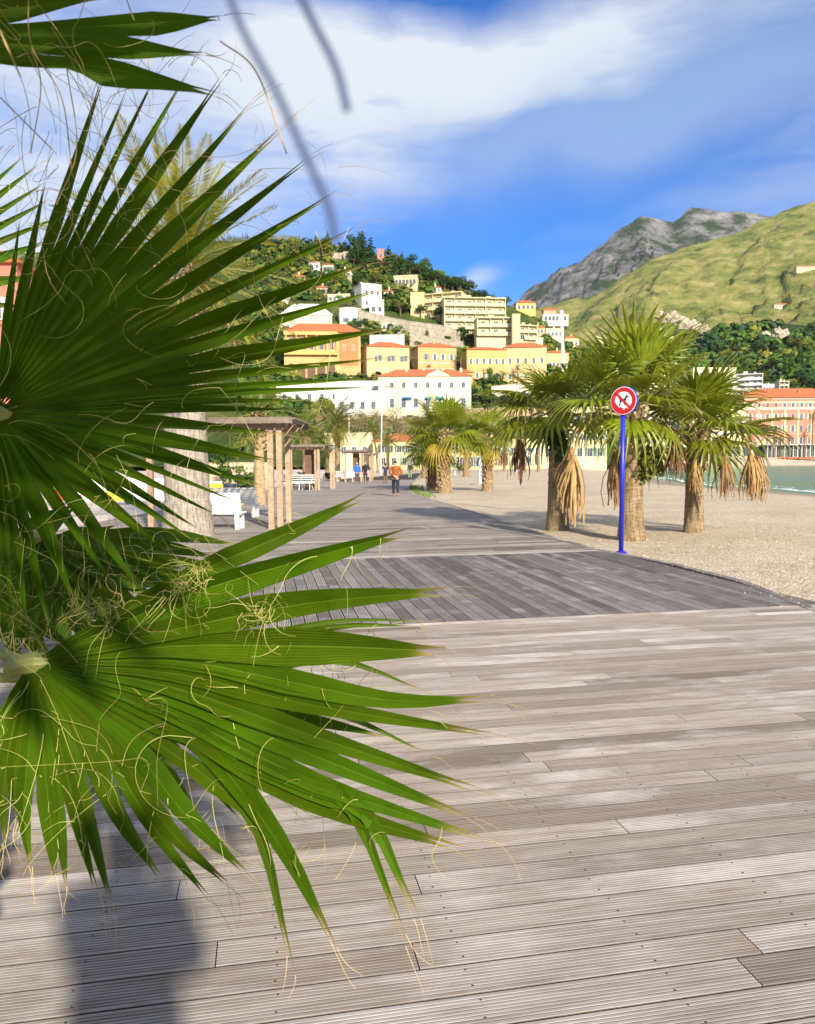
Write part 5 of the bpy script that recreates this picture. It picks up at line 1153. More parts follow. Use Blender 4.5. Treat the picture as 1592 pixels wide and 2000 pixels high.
# green behind the first pergola
GH = 'garden shrubs behind the benches'
for k, s, px, py, hm, w, lb in [('broadleaf_tree', 'mid', 450, 958, 3.1, .9, 'leafy green garden tree above the dark litter bin'), ('broadleaf_tree', 'dark', 412, 950, 4.2, .9, 'dark leafy tree beside the grey palm trunk'), ('shrub', 'dark', 574, 948, 1.5, 1.2, 'low dark bush under the second pergola'), ('shrub', 'mid', 484, 965, 1.6, .9, 'bright bush between the bin and the pale palm trunk'), ('shrub', 'dark', 648, 938, 1.3, 1.2, 'dark bush between two white benches'), ('shrub', 'mid', 905, 921, 1.8, 1.6, 'low green bush beside the yellow arcade building')]:
    q = gnd(px, py, -.044); plant_tree(k, s, Vector((q.x, q.y, -.05)), hm, lb, GH, rt, w)
# look-alikes in one spot: told apart by their place
ORD = ['leftmost', 'second from the left', 'third from the left', 'fourth from the left', 'fifth from the left', 'sixth from the left', 'seventh from the left', 'eighth from the left', 'ninth from the left', 'tenth from the left']
by = {}
for t, l, x, z in TREES: by.setdefault(l, []).append((x, t))
for l, q in by.items():
    if len(q) > 1:
        for i, (x, t) in enumerate(sorted(q, key=lambda a: a[0])):
            o_ = ('rightmost' if i == len(q)-1 else ORD[min(i, 9)]) if len(q) > 2 else ('left of two', 'right of two')[i]
            n_ = l+', '+o_
            t['label'] = n_ if len(n_.split()) <= 16 else l.replace('rounded tree', 'tree').replace('spreading pine', 'pine').replace(' and left of', ' left of').replace(' and right of', ' right of').replace(' the ', ' ', 1)+', '+o_
# ---------------------------------------------------------------- things on the promenade
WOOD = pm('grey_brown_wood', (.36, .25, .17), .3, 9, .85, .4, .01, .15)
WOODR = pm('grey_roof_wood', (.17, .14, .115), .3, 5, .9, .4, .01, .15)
WPAINT = pm('white_paint', (.78, .78, .75), .05, 4, .5)
def post_on(parent, x, y, h, w=.14, name='post'):
    m_ = MB(); m_.box(-w/2, w/2, -w/2, w/2, -.03, h); m_.box(-w/2-.015, w/2+.015, -w/2-.015, w/2+.015, -.03, .03); return m_.build(name, WOOD, parent, (x, y, 0))
def pergola(label, px, py, posts, W_, D_, H_, pillar=None, x0=-.5):
    b = gnd(px, py); t = thing('pergola', label, 'pergola', (b.x, b.y, 0), 0, 'wooden pergolas along the promenade')
    for x, y in posts: post_on(t, x, y, H_-.22)
    for y in (.0, D_):
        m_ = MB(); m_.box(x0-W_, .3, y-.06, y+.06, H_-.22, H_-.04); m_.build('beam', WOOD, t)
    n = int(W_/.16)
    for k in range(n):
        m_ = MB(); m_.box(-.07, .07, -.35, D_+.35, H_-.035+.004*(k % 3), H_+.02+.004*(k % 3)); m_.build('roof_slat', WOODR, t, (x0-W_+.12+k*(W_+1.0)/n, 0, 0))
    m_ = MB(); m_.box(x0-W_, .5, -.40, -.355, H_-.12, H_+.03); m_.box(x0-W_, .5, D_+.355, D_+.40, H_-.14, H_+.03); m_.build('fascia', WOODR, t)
    if pillar:
        m_ = MB(); m_.box(-.28, .28, -.3, .3, 0, H_-.24); m_.build('pillar', pm('dark_pillar', (.12, .065, .04), .3, 6), t, pillar)
    return t
pergola('nearest wooden pergola with slender twin posts, its roof half hidden by the fan leaf', 540, 1033, [(-.11, 0), (.11, 0), (-.02, 2.2), (-3.1, 0), (-2.9, 2.2)], 3.1, 2.2, 2.72, None, -.4)
pergola('second pergola with a dark brown pillar beside the white bench', 620, 957, [(-.09, 0), (.10, 0), (.62, 2.6), (.8, 2.6), (-1.6, 0)], 2.0, 2.8, 2.78, (-.55, .9, 0), 0)
pergola('third pergola behind the two men in dark jackets', 708, 941, [(-.1, 0), (.1, 0), (.55, 3), (-1.5, 0), (.75, 3)], 1.6, 3, 2.8, (-.6, 1, 0), 0)
pergola('farthest small pergola beside the leaning palm', 728, 932, [(-.1, 0), (.1, 0), (.5, 3), (-1.5, 3)], 1.4, 3, 2.8, None, 0)
def slat_bench(label, px, py, rz, L=1.9):
    b = gnd(px, py); t = thing('park_bench', label, 'bench', (b.x, b.y, 0), R(rz), 'white slatted benches')
    for k in range(7):
        m_ = MB(); z = .38+.078*k; y = -.02-.02*k; m_.box(-L, 0, y-.015, y+.015, z, z+.062); m_.build('back_slat', WPAINT, t)
    for k in range(5):
        m_ = MB(); y = .07+.085*k; m_.box(-L, 0, y, y+.068, .40, .43); m_.build('seat_slat', WPAINT, t)
    for x in (-.12, -L+.12):
        m_ = MB(); m_.box(-.045, .045, -.05, .05, 0, .40); m_.build('leg', WPAINT, t, (x, .0, 0))
        m_ = MB(); m_.box(-.045, .045, -.04, .04, 0, .395); m_.box(-.03, .03, -.36, -.04, .32, .39); m_.build('leg', WPAINT, t, (x, .44, 0))
        m_ = MB(); m_.box(-.03, .03, -.028, .012, .30, .93, M=Matrix.Rotation(R(8), 4, 'X')); m_.build('back_support', WPAINT, t, (x, .06, 0))
        m_ = MB(); m_.box(-.035, .035, .0, .45, .58, .62); m_.build('armrest', WPAINT, t, (x, .02, 0))
    return t
slat_bench('nearest white slatted bench seen from behind, left of the twin pergola posts', 473, 1034, -4, 1.7)
slat_bench('second white slatted bench standing just behind the nearest one', 503, 1010, -4, 1.9)
def curved_bench(label, px, py, rz, s=1.0):
    b = gnd(px, py); t = thing('park_bench', label, 'bench', (b.x, b.y, 0), R(rz), 'white benches with curved legs')
    for k in range(8):
        a = k/7; y = .5-.5*a if a < .5 else .25-.55*(a-.5); z = .43 if a < .5 else .43+.95*(a-.5); m_ = MB(); m_.box(-.95, .95, y-.03, y+.03, z, z+.05); m_.build('slat', WPAINT, t)
    for x in (-.7, 0, .7):
        m_ = MB(); m_.tube([(x, .52, 0), (x, .42, .2), (x, .48, .41), (x, .25, .40), (x, .08, .45), (x, -.04, .86)], .025, 6); m_.tube([(x, -.12, 0), (x, .0, .2), (x, .12, .40)], .025, 6); m_.build('leg', WPAINT, t)
    return t
curved_bench('white bench with curved iron legs beside the second pergola posts', 590, 957, 165)
curved_bench('white bench left of the dark gap behind the man in blue', 676, 941, 170)
curved_bench('white bench directly behind the man in the blue jacket', 698, 940, 185)
# litter bin, yellow play panel, low white wall
b = gnd(452, 985); t = thing('litter_bin', 'dark blue litter bin with a hood behind the white benches', 'litter bin', (b.x, b.y, 0))
DKB = pm('dark_blue_paint', (.018, .026, .045), .2, 4, .45)
m_ = MB(); m_.lathe([(.26, 0), (.30, .05), (.32, .8), (.30, .84)], 16); m_.build('body', DKB, t)
m_ = MB(); m_.box(-.36, .36, -.3, .3, 1.12, 1.18); m_.box(-.34, -.30, -.05, .05, .8, 1.12); m_.box(.30, .34, -.05, .05, .8, 1.12); m_.build('hood', DKB, t)
m_ = MB(); m_.prism([(-.05, .40), (.05, .40), (.05, .62), (-.05, .62)], -.335, -.322); m_.build('notice', WPAINT, t)
def low_wall(label, px0, px1, yt, yb, mat_, name='low_wall', cat='wall', th=.4):
    a, b = gnd(px0, yb), gnd(px1, yb); d = (a.y+b.y)/2; h = at(px0, yt, d).z; m_ = MB(); m_.box(0, b.x-a.x, 0, th, -.4, h); m_.box(-.03, b.x-a.x+.03, -.03, th+.03, h, h+.05)
    return tag(m_.build(name, mat_, None, (a.x, d, 0)), label, cat)
low_wall('low white garden wall behind the fan leaves left of the grey trunk', 100, 330, 938, 975, WPAINT)
low_wall('pale stone wall above the benches right of the grey trunk', 400, 520, 905, 953, pm('tan_wall', (.45, .36, .25), .25, 1.2, .9, .3))
pnl = pm('yellow_panel', (.75, .52, .02), .05, 2, .5)
b = gnd(405, 962); t = thing('play_panel', 'bright yellow play panel with a green stripe beside the grey palm trunk', 'play panel', (b.x, b.y, 0))
m_ = MB(); m_.box(0, .95, 0, .06, .12, .52); m_.build('panel', pnl, t); m_ = MB(); m_.box(0, .95, -.02, .05, .53, .66); m_.build('stripe', pm('mint_panel', (.35, .62, .45), .05, 2), t)
m_ = MB(); m_.box(.05, .1, -.01, .07, -.04, .12); m_.build('leg', WPAINT, t); m_ = MB(); m_.box(.85, .9, -.01, .07, -.04, .12); m_.build('leg', WPAINT, t)
def kart(label, px, py, col, s):
    b = gnd(px, py, -.044); t = thing('ride_on_car', label, 'toy car', (b.x, b.y, -.044), R(20)); cm_ = pm('toy_%s' % label.split()[0], col, .08, 3, .4)
    m_ = MB(); m_.prism([(-.6*s, .15*s), (.6*s, .15*s), (.62*s, .38*s), (.25*s, .45*s), (.1*s, .72*s), (-.4*s, .72*s), (-.55*s, .45*s)], -.3*s, .3*s); m_.build('body', cm_, t)
    for x in (-.38, .38):
        for y in (-.31, .31):
            w_ = MB(); w_.lathe([(.07*s, -.05*s), (.16*s, -.05*s), (.17*s, 0), (.16*s, .05*s), (.07*s, .05*s)], 12, M=Matrix.Rotation(R(90), 4, 'X')); w_.build('wheel', DKB, t, (x*s, y*s, .17*s))
kart('red ride on toy car behind the fan leaf by the low white wall', 130, 985, (.55, .05, .03), 1.0)
kart('yellow ride on toy car behind the fan leaf by the low white wall', 232, 985, (.70, .50, .03), 1.0)
# lidos: masts and showers
def mast(label, px, py, ytop, pxt, r_, cat='mast', name='flag_mast'):
    b = gnd(px, py, -.06); tp_ = at(pxt, ytop, b.y); m_ = MB(); m_.tube([(0, 0, -.2), (tp_.x-b.x, 0, tp_.z+.06)], [r_, r_*.85], 12)
    t = thing(name, label, cat, (b.x, b.y, -.06)); m_.build('pole', WPAINT, t); k = MB(); k.lathe([(r_*.3, 0), (r_*1.15, .02), (r_*1.1, .06), (r_*.4, .09)], 12); k.build('finial', WPAINT, t, (tp_.x-b.x, 0, tp_.z+.06))
    f_ = MB(); f_.lathe([(r_*2.6, -.1), (r_*2.6, .03), (r_*1.1, .05)], 12); f_.build('foot', WPAINT, t)
mast('tall white mast standing right behind the left beach palm', 1109, 1006, 612, 1097, .055)
mast('thin pale mast rising over the promenade palms', 744, 925, 800, 746, .08)
mast('short thin pale mast left of the leaning palm', 681, 930, 798, 682, .07)
def shower(label, px, py, h):
    b = gnd(px, py, -.06); t = thing('beach_shower', label, 'shower', (b.x, b.y, -.06)); bl_ = pm('shower_blue', (.45, .60, .74), .06, 3, .4)
    m_ = MB(); m_.tube([(0, 0, -.1), (0, 0, h)], .12, 12); m_.build('column', bl_, t); m_ = MB(); m_.tube([(-.32, 0, h), (-.25, 0, h+.1), (.25, 0, h+.1), (.32, 0, h)], .06, 8); m_.build('shower_arm', bl_, t)
    m_ = MB(); m_.lathe([(.8, -.02), (.8, .05), (.75, .06)], 20); m_.build('basin', pm('basin_grey', (.30, .30, .31), .1, 3), t)
shower('pale blue beach shower column beside the yellow leaved palm', 938, 946, 2.0)
shower('pale beach shower column farther off beside the stump footed palm', 889, 929, 2.6)
# ---------------------------------------------------------------- the sign
sb = gnd(1213, 1081, -.04); sc_ = at(1213, 783, sb.y-.03)
sg = thing('no_dogs_sign', 'round red and white no dogs sign on a blue post at the deck edge', 'sign', (sb.x, sb.y, -.04))
BLUE = pm('blue_enamel', (.012, .02, .42), .1, 3, .35); RED = pm('sign_red', (.48, .008, .012), .1, 6, .4); SWH = pm('sign_white', (.80, .79, .77), .06, 9, .45); BLK = pm('sign_black', (.012, .012, .014), .2, 6, .5)
m_ = MB(); m_.tube([(0, 0, -.2), (.015, .0, sc_.z+.27)], .042, 14); m_.build('post', BLUE, sg, smooth=True)
m_ = MB(); m_.lathe([(.10, 0), (.10, .03), (.05, .045)], 14); m_.build('foot_plate', BLUE, sg)
FS = Matrix.Translation((0, 0, 0)); yawS = R(-42); rS = .245
dc = ob('disc', None, sg, (.012, -.055, sc_.z+.04)); dc.rotation_euler = (0, 0, yawS)
def disc_part(name, prof, mat_, n=48):
    m_ = MB(); m_.lathe(prof, n, M=Matrix.Rotation(R(90), 4, 'X')); return m_.build(name, mat_, dc)
disc_part('back_plate', [(rS, -.028), (rS+.006, -.024), (rS+.006, .014), (rS, .018)], BLUE)
disc_part('white_face', [(rS-.002, .0181), (rS-.002, .021)], SWH)
m_ = MB(); n = 56
ro, ri = rS-.012, rS*.66
for k in range(n):
    a0, a1 = 2*math.pi*k/n, 2*math.pi*(k+1)/n
    w = lambda a: ri+(.035*max(0, math.sin(-a-.55))**3+.022*math.sin(a*9)*max(0, math.sin(-a))**2 if math.sin(a) < 0 else 0)*-1
    q = [(ro*math.cos(a0), ro*math.sin(a0)), (ro*math.cos(a1), ro*math.sin(a1)), (w(a1)*math.cos(a1), w(a1)*math.sin(a1)), (w(a0)*math.cos(a0), w(a0)*math.sin(a0))]
    m_.add([(x, -.0235, z) for x, z in q]+[(x, -.0212, z) for x, z in q], [(0, 1, 2, 3), (0, 4, 5, 1), (2, 6, 7, 3)])
m_.build('red_ring', RED, dc)
m_ = MB(); ca, sa = math.cos(R(-45)), math.sin(R(-45)); L_, w_ = ri+.01, .020
m_.prism([(x*ca-z*sa, x*sa+z*ca) for x, z in ((-L_, -w_), (L_, -w_), (L_, w_), (-L_, w_))], -.0262, -.0238); m_.build('slash', RED, dc)
dog = [(-.085, -.085), (-.065, -.085), (-.055, -.045), (-.035, -.015), (.0, -.02), (.02, -.075), (.04, -.075), (.04, -.02), (.055, .02), (.058, .05), (.10, .055), (.105, .068), (.075, .082), (.06, .105), (.045, .078), (.02, .04), (-.045, .03), (-.085, .07), (-.095, .062), (-.065, .015), (-.072, -.03)]
m_ = MB(); m_.prism(dog, -.0236, -.0213)
m_.build('dog_pictogram', BLK, dc)
m_ = MB(); m_.lathe([(.012, 0), (.012, .002)], 10, M=Matrix.Translation((-.005, -.0215, -.135)) @ Matrix.Rotation(R(90), 4, 'X')); m_.build('bolt', BLK, dc)
m_ = MB(); m_.box(-.05, .05, -.02, .03, -.07, -.04); m_.box(-.05, .05, -.02, .03, .04, .07); m_.build('bracket', BLUE, sg, (.012, -.02, sc_.z+.04))

# ---------------------------------------------------------------- people
SKIN = pm('skin', (.50, .30, .21), .08, 8, .55)
def skinned(name, verts, edges, radii, mat_, parent=None, sub=1, root=0):
    me = bpy.data.meshes.new(name); bm = bmesh.new(); ly = bm.verts.layers.skin.verify(); vs = []
    for i, (v, r_) in enumerate(zip(verts, radii)):
        q = bm.verts.new(v); q[ly].radius = (r_, r_) if not hasattr(r_, '__len__') else r_; q[ly].use_root = (i == root); vs.append(q)
    for a, b in edges: bm.edges.new((vs[a], vs[b]))
    bm.to_mesh(me); bm.free(); me.materials.append(mat_)
    o = ob(name, me, parent); mo = o.modifiers.new('skin', 'SKIN'); mo.use_smooth_shade = True; mo.branch_smoothing = .3
    s = o.modifiers.new('sub', 'SUBSURF'); s.levels = s.render_levels = sub; return o
def person(label, pos, face, top, bottom, hair, H=1.75, arms=None, stride=.0, shoes=(.02, .02, .02), long_hair=False, coat=0, lean=0, bag=None, group=None, legs=None, bald=False):
    """pos on the ground; face: heading in degrees (0 = away from the camera); arms: dict side -> (elbow, wrist) offsets from the shoulder"""
    t = thing('person', label, 'person', tuple(pos), R(face), group); k = H/1.75
    tm = pm('cloth_%d_%d_%d' % tuple(int(255*c) for c in top), top, .18, 9, .85); bmx = pm('cloth_%d_%d_%d' % tuple(int(255*c) for c in bottom), bottom, .18, 9, .85); sm = pm('shoe_%d_%d_%d' % tuple(int(255*c) for c in shoes), shoes, .15, 9, .6)
    hm = pm('hair_%d_%d_%d' % tuple(int(255*c) for c in hair), hair, .25, 30, .7)
    V_ = lambda x, y, z: Vector((x*k, y*k, z*k))
    hip = {-1: V_(-.09, 0, .90), 1: V_(.09, 0, .90)}
    if legs: kn, an = legs
    else:
        kn = {-1: (-.10, .05+stride*.3, .49), 1: (.10, .04-stride*.25, .49)}; an = {-1: (-.10, stride*.5, .09), 1: (.10, -stride*.5, .09+max(0, stride)*.12)}
    sh = {s: V_(.185*s, lean*.5, 1.42) for s in (-1, 1)}
    A = arms or {s: ((.06*s, .0, -.29), (.07*s, .06, -.54)) for s in (-1, 1)}
    # body: pelvis, spine, neck, head, limbs, hands in one surface
    v = [V_(0, 0, .95), V_(0, lean*.2, 1.12), V_(0, lean*.4, 1.30), V_(0, lean*.5, 1.42), V_(0, lean*.6+.005, 1.50), V_(0, lean*.7+.02, 1.57), V_(0, lean*.7+.025, 1.655), V_(0, lean*.7+.015, 1.72)]
    r_ = [.13, .125, .14, .10, .052, .075, .088, .055]; e = [(i, i+1) for i in range(7)]
    v.append(V_(0, lean*.7+.125, 1.63)); r_.append(.016); e.append((6, 8))           # nose
    for s in (-1, 1):
        o = len(v); v += [hip[s], V_(*kn[s]), V_(*an[s]), V_(an[s][0], an[s][1]+.15, .04)]; r_ += [.09, .06, .042, .035]; e += [(0, o), (o, o+1), (o+1, o+2), (o+2, o+3)]
        o = len(v); el = sh[s]+Vector(A[s][0])*k; wr = sh[s]+Vector(A[s][1])*k; hd = (wr-el).normalized(); v += [sh[s], el, wr, wr+hd*.06*k]; r_ += [.062, .043, .030, .036]; e += [(3, o), (o, o+1), (o+1, o+2), (o+2, o+3)]
        side = hd.orthogonal().normalized(); 
        for f_ in range(4):
            p0 = len(v); sp = side*(f_-1.5)*.021*k; ln = (.060, .072, .068, .052)[f_]*k; v += [wr+hd*.085*k+sp, wr+hd*(.085*k+ln)+sp*1.1+Vector((0, .015, -.012))*k]; r_ += [.011*k, .008*k]; e += [(o+3, p0), (p0, p0+1)]
        p0 = len(v); v += [wr+hd*.05*k+side*.045*k, wr+hd*.09*k+side*.065*k]; r_ += [.012*k, .009*k]; e += [(o+3, p0), (p0, p0+1)]
    r_ = [x*k if i < 17 else x for i, x in enumerate(r_)]
    skinned('body', v, e, r_, SKIN, t)
    for s in (-1, 1):
        m_ = MB(); m_.lathe([(.004, 0), (.011, .004), (.004, .008)], 8, M=Matrix.Translation(V_(.032*s, lean*.7+.108, 1.662)) @ Matrix.Rotation(R(-90), 4, 'X')); m_.build('eye', BLK, t)
    # jacket
    zb = .86-coat; v = [V_(0, 0, zb), V_(0, lean*.1, .98), V_(0, lean*.2, 1.12), V_(0, lean*.4, 1.30), V_(0, lean*.5, 1.43), V_(0, lean*.55+.005, 1.50)]; r_ = [(.195, .145), (.185, .14), (.18, .14), (.195, .15), (.14, .11), (.07, .07)]; e = [(i, i+1) for i in range(5)]
    for s in (-1, 1):
        o = len(v); el = sh[s]+Vector(A[s][0])*k; wr = sh[s]+Vector(A[s][1])*k; v += [sh[s], el, el.lerp(wr, .93)]; r_ += [.082, .066, .052]; e += [(4, o), (o, o+1), (o+1, o+2)]
    skinned('jacket', v, e, [tuple(q*k for q in x) if hasattr(x, '__len__') else x*k for x in r_], tm, t)
    v = [V_(0, 0, .93)]; r_ = [(.17, .135)]; e = []
    for s in (-1, 1):
        o = len(v); v += [V_(.095*s, 0, .80), V_(*kn[s]), V_(an[s][0], an[s][1]-.005, an[s][2]+.0)]; r_ += [.105, .082, .066]; e += [(0, o), (o, o+1), (o+1, o+2)]
    skinned('trousers', v, e, [tuple(q*k for q in x) if hasattr(x, '__len__') else x*k for x in r_], bmx, t)
    for s in (-1, 1):
        a = an[s]; skinned('shoe', [V_(a[0], a[1]-.05, a[2]-.035), V_(a[0], a[1]+.07, a[2]-.045), V_(a[0], a[1]+.17, a[2]-.05)], [(0, 1), (1, 2)], [(.05*k, .05*k), (.05*k, .042*k), (.038*k, .03*k)], sm, t)
    v = [V_(0, lean*.7-.03, 1.60), V_(0, lean*.7-.012, 1.68), V_(0, lean*.7+.01, 1.735)]; r_ = [.080, .098, .072] if not bald else [.07, .086, .03]
    if long_hair: v = [V_(0, lean*.6-.07, 1.42)]+v; r_ = [.07]+r_
    skinned('hair', v, [(i, i+1) for i in range(len(v)-1)], [x*k for x in r_], hm, t)
    if bag:
        m_ = MB(); m_.box(-.13, .13, -.31, -.15, 1.0, 1.42); m_.box(-.10, .10, -.36, -.312, 1.05, 1.25); bp_ = m_.build('backpack', pm('bag_navy', bag, .2, 9), t)
        mo = bp_.modifiers.new('bevel', 'BEVEL'); mo.width = .03; mo.segments = 2
    return t
P_ = lambda px, py: gnd(px, py, .004)
behind = {-1: ((-.13, -.10, -.27), (.10, -.19, -.42)), 1: ((.13, -.10, -.27), (-.10, -.20, -.43))}
person('man in an orange jacket and dark jeans walking away with hands clasped behind his back', P_(773, 969), 4, (.25, .068, .008), (.012, .016, .035), (.025, .02, .018), 1.74, behind, .28, shoes=(.25, .16, .10), bald=False)
person('man in a bright blue jacket and grey trousers standing beside a white bench', P_(698, 944), 188, (.02, .13, .55), (.07, .06, .065), (.45, .40, .36), 1.72, None, .04)
person('man in a black coat with one hand on his hip beside the man in blue', P_(714, 943.5), 178, (.012, .011, .014), (.010, .011, .016), (.42, .38, .33), 1.74, {-1: ((-.22, -.02, -.22), (-.06, .06, -.40)), 1: ((.06, 0, -.29), (.07, .06, -.54))}, .05, coat=.08)
person('person with long dark hair in a navy coat lifting a camera', P_(753, 944), 20, (.022, .022, .05), (.16, .10, .06), (.012, .010, .010), 1.66, {-1: ((-.05, .13, -.24), (.06, .28, .02)), 1: ((.07, .16, -.22), (-.04, .28, .04))}, .03, long_hair=True, coat=.22)
q = person('person in pale green trousers with a black top walking far down the deck', P_(801, 935), 10, (.02, .022, .025), (.22, .30, .22), (.02, .018, .016), 1.70, None, .2)
sit = ({-1: (-.12, .42, .48), 1: (.12, .42, .48)}, {-1: (-.12, .46, .09), 1: (.12, .46, .09)})
s_ = gnd(1021, 917, -.06); person('person in dark blue sitting on the boulders on the far beach', (s_.x, s_.y, -.5), 60, (.02, .05, .14), (.02, .025, .05), (.02, .018, .016), 1.75, None, 0, legs=sit)
STN = pm('boulder', (.46, .40, .33), .2, 1.5, .95, .5)
def boulder(label, px, py, s, seed):
    b = gnd(px, py, -.06); bm = bmesh.new(); bmesh.ops.create_icosphere(bm, subdivisions=3, radius=s)
    for v in bm.verts: f_ = 1+.3*fbm(v.co.x/s+seed, v.co.y/s, v.co.z/s, 3); v.co = Vector((v.co.x*1.3*f_, v.co.y*f_, v.co.z*.75*f_+.3*s))
    me = bpy.data.meshes.new('boulder'); bm.to_mesh(me); bm.free(); me.materials.append(STN); tag(ob('boulder', me, None, (b.x, b.y, -.1)), label, 'rock', 'boulders on the far beach')
boulder('larger grey boulder left of the sitting person', 1010, 920, .75, 1); boulder('smaller boulder in front of the larger one on the far beach', 1014, 922, .55, 5); boulder('boulder under the sitting person on the far beach', 1021, 918.5, .5, 9)
# photographer standing behind the camera; throws the long shadow on the lower left boards
person('person holding up a phone just behind the viewpoint', (.09, -.27, .004), 0, (.05, .06, .10), (.03, .035, .05), (.05, .035, .02), 1.80, {-1: ((.02, .12, -.25), (.12, .25, -.06)), 1: ((-.02, .12, -.25), (-.10, .25, -.06))}, .02)
# orange pedal boats drawn up on the far beach
GO = 'row of orange boats on the far beach'
ORG = pm('orange_hull', (.72, .16, .03), .1, 2, .45)
hull = MB()
for k, (x, w, z) in enumerate(((-2.2, .12, .9), (-1.6, .55, .55), (0, .75, .45), (1.5, .6, .5), (2.2, .2, .75))): pass
ring = [(-2.2, .10, .85), (-1.5, .6, .62), (0, .78, .55), (1.5, .66, .6), (2.2, .25, .8)]; vs = []
for x, w, z in ring: vs += [(x, -w, z), (x, -w*.55, .04), (x, w*.55, .04), (x, w, z)]
hull.add(vs, [(4*i+j, 4*i+j+1, 4*i+j+5, 4*i+j+4) for i in range(4) for j in range(3)]+[(0, 3, 2, 1), (16, 17, 18, 19)]+[(4*i+3, 4*i, 4*i+4, 4*i+7) for i in range(4)])
HULL = hull.mesh('hull', ORG); st_ = MB(); st_.box(-.9, -.3, -.5, .5, .56, 1.0); st_.box(.3, .9, -.5, .5, .6, .9); SEAT = st_.mesh('seat', pm('orange_seat', (.62, .10, .03), .1, 2, .5))
for i in range(12):
    px = 1524+i*7.2; q = at(px, 896.5, 400); t = thing('pedal_boat', 'orange pedal boat, %s in the row on the far beach' % ('first from the palms', 'second', 'third', 'fourth', 'fifth', 'sixth', 'seventh', 'eighth', 'ninth', 'tenth', 'eleventh', 'twelfth')[i], 'boat', tuple(q), R(60+8*(i % 3)), GO)
    ob('hull', HULL, t); ob('seat', SEAT, t)
# ---------------------------------------------------------------- the close fan palm on the left
LEAF = leafmat('close_leaf', (.056, .112, .0010), (.09, .20, .001), (.42, .28, .10), .22, .48, spec=.25, objrand=.16)
FIB = pm('fibre', (.30, .30, .07), .25, 40, .6); FIBT = pm('fibre_tan', (.40, .29, .13), .25, 40, .7)
LEAFD = pm('leaf_rachis', (.16, .13, .035), .3, 30, .6)
base = Vector((-1.36, 1.75, 0))
fp = thing('fan_palm', 'close fan palm at the left edge with huge green leaves across the view', 'palm tree', tuple(base))
tk = MB(); tk.tube([(0, 0, -.1), (.01, 0, .5), (.03, 0, 1.0), (.0, -.05, 1.55)], [.20, .17, .16, .15], 16); boots(tk, .1, 1.55, .17, .16, 120, 77, .06, .05); tk.build('trunk', pm('fibrous_trunk', (.28, .13, .06), .4, 20, .95, .6), fp)
stuff(MB().build('fibre_net', FIB, fp)) if False else None
def cr(P, n):
    """smooth curve through the points"""
    P = [P[0]*2-P[1]]+list(P)+[P[-1]*2-P[-2]]; out = []
    m_ = len(P)-3; 
    for i in range(n+1):
        s = i/n*m_; k = min(m_-1, int(s)); u = s-k; p0, p1, p2, p3 = P[k:k+4]
        out.append(.5*((2*p1)+(p2-p0)*u+(2*p0-5*p1+4*p2-p3)*u*u+(3*p1-p0-3*p2+p3)*u**3))
    return out
def curl(mb, p, d, L, seed, r_=.0008, mi=0, n=14, tight=1.0):
    rr = random.Random(seed); d = d.normalized(); pts = [p.copy()]; ax = Vector((rr.gauss(0, 1), rr.gauss(0, 1), rr.gauss(0, 1))).normalized(); w = rr.uniform(-.5, .5)*tight; st = L/n
    for i in range(n):
        if rr.random() < .15: w = rr.uniform(-.6, .6)*tight; ax = (ax+Vector((rr.gauss(0, .5), rr.gauss(0, .5), rr.gauss(0, .5)))).normalized()
        d.rotate(Matrix.Rotation(w, 3, ax)); d = (d+Vector((0, 0, -.06))).normalized(); pts.append(pts[-1]+d*st)
    mb.tube(pts, [r_*(1-.6*i/n) for i in range(n+1)], 3, mi, False)
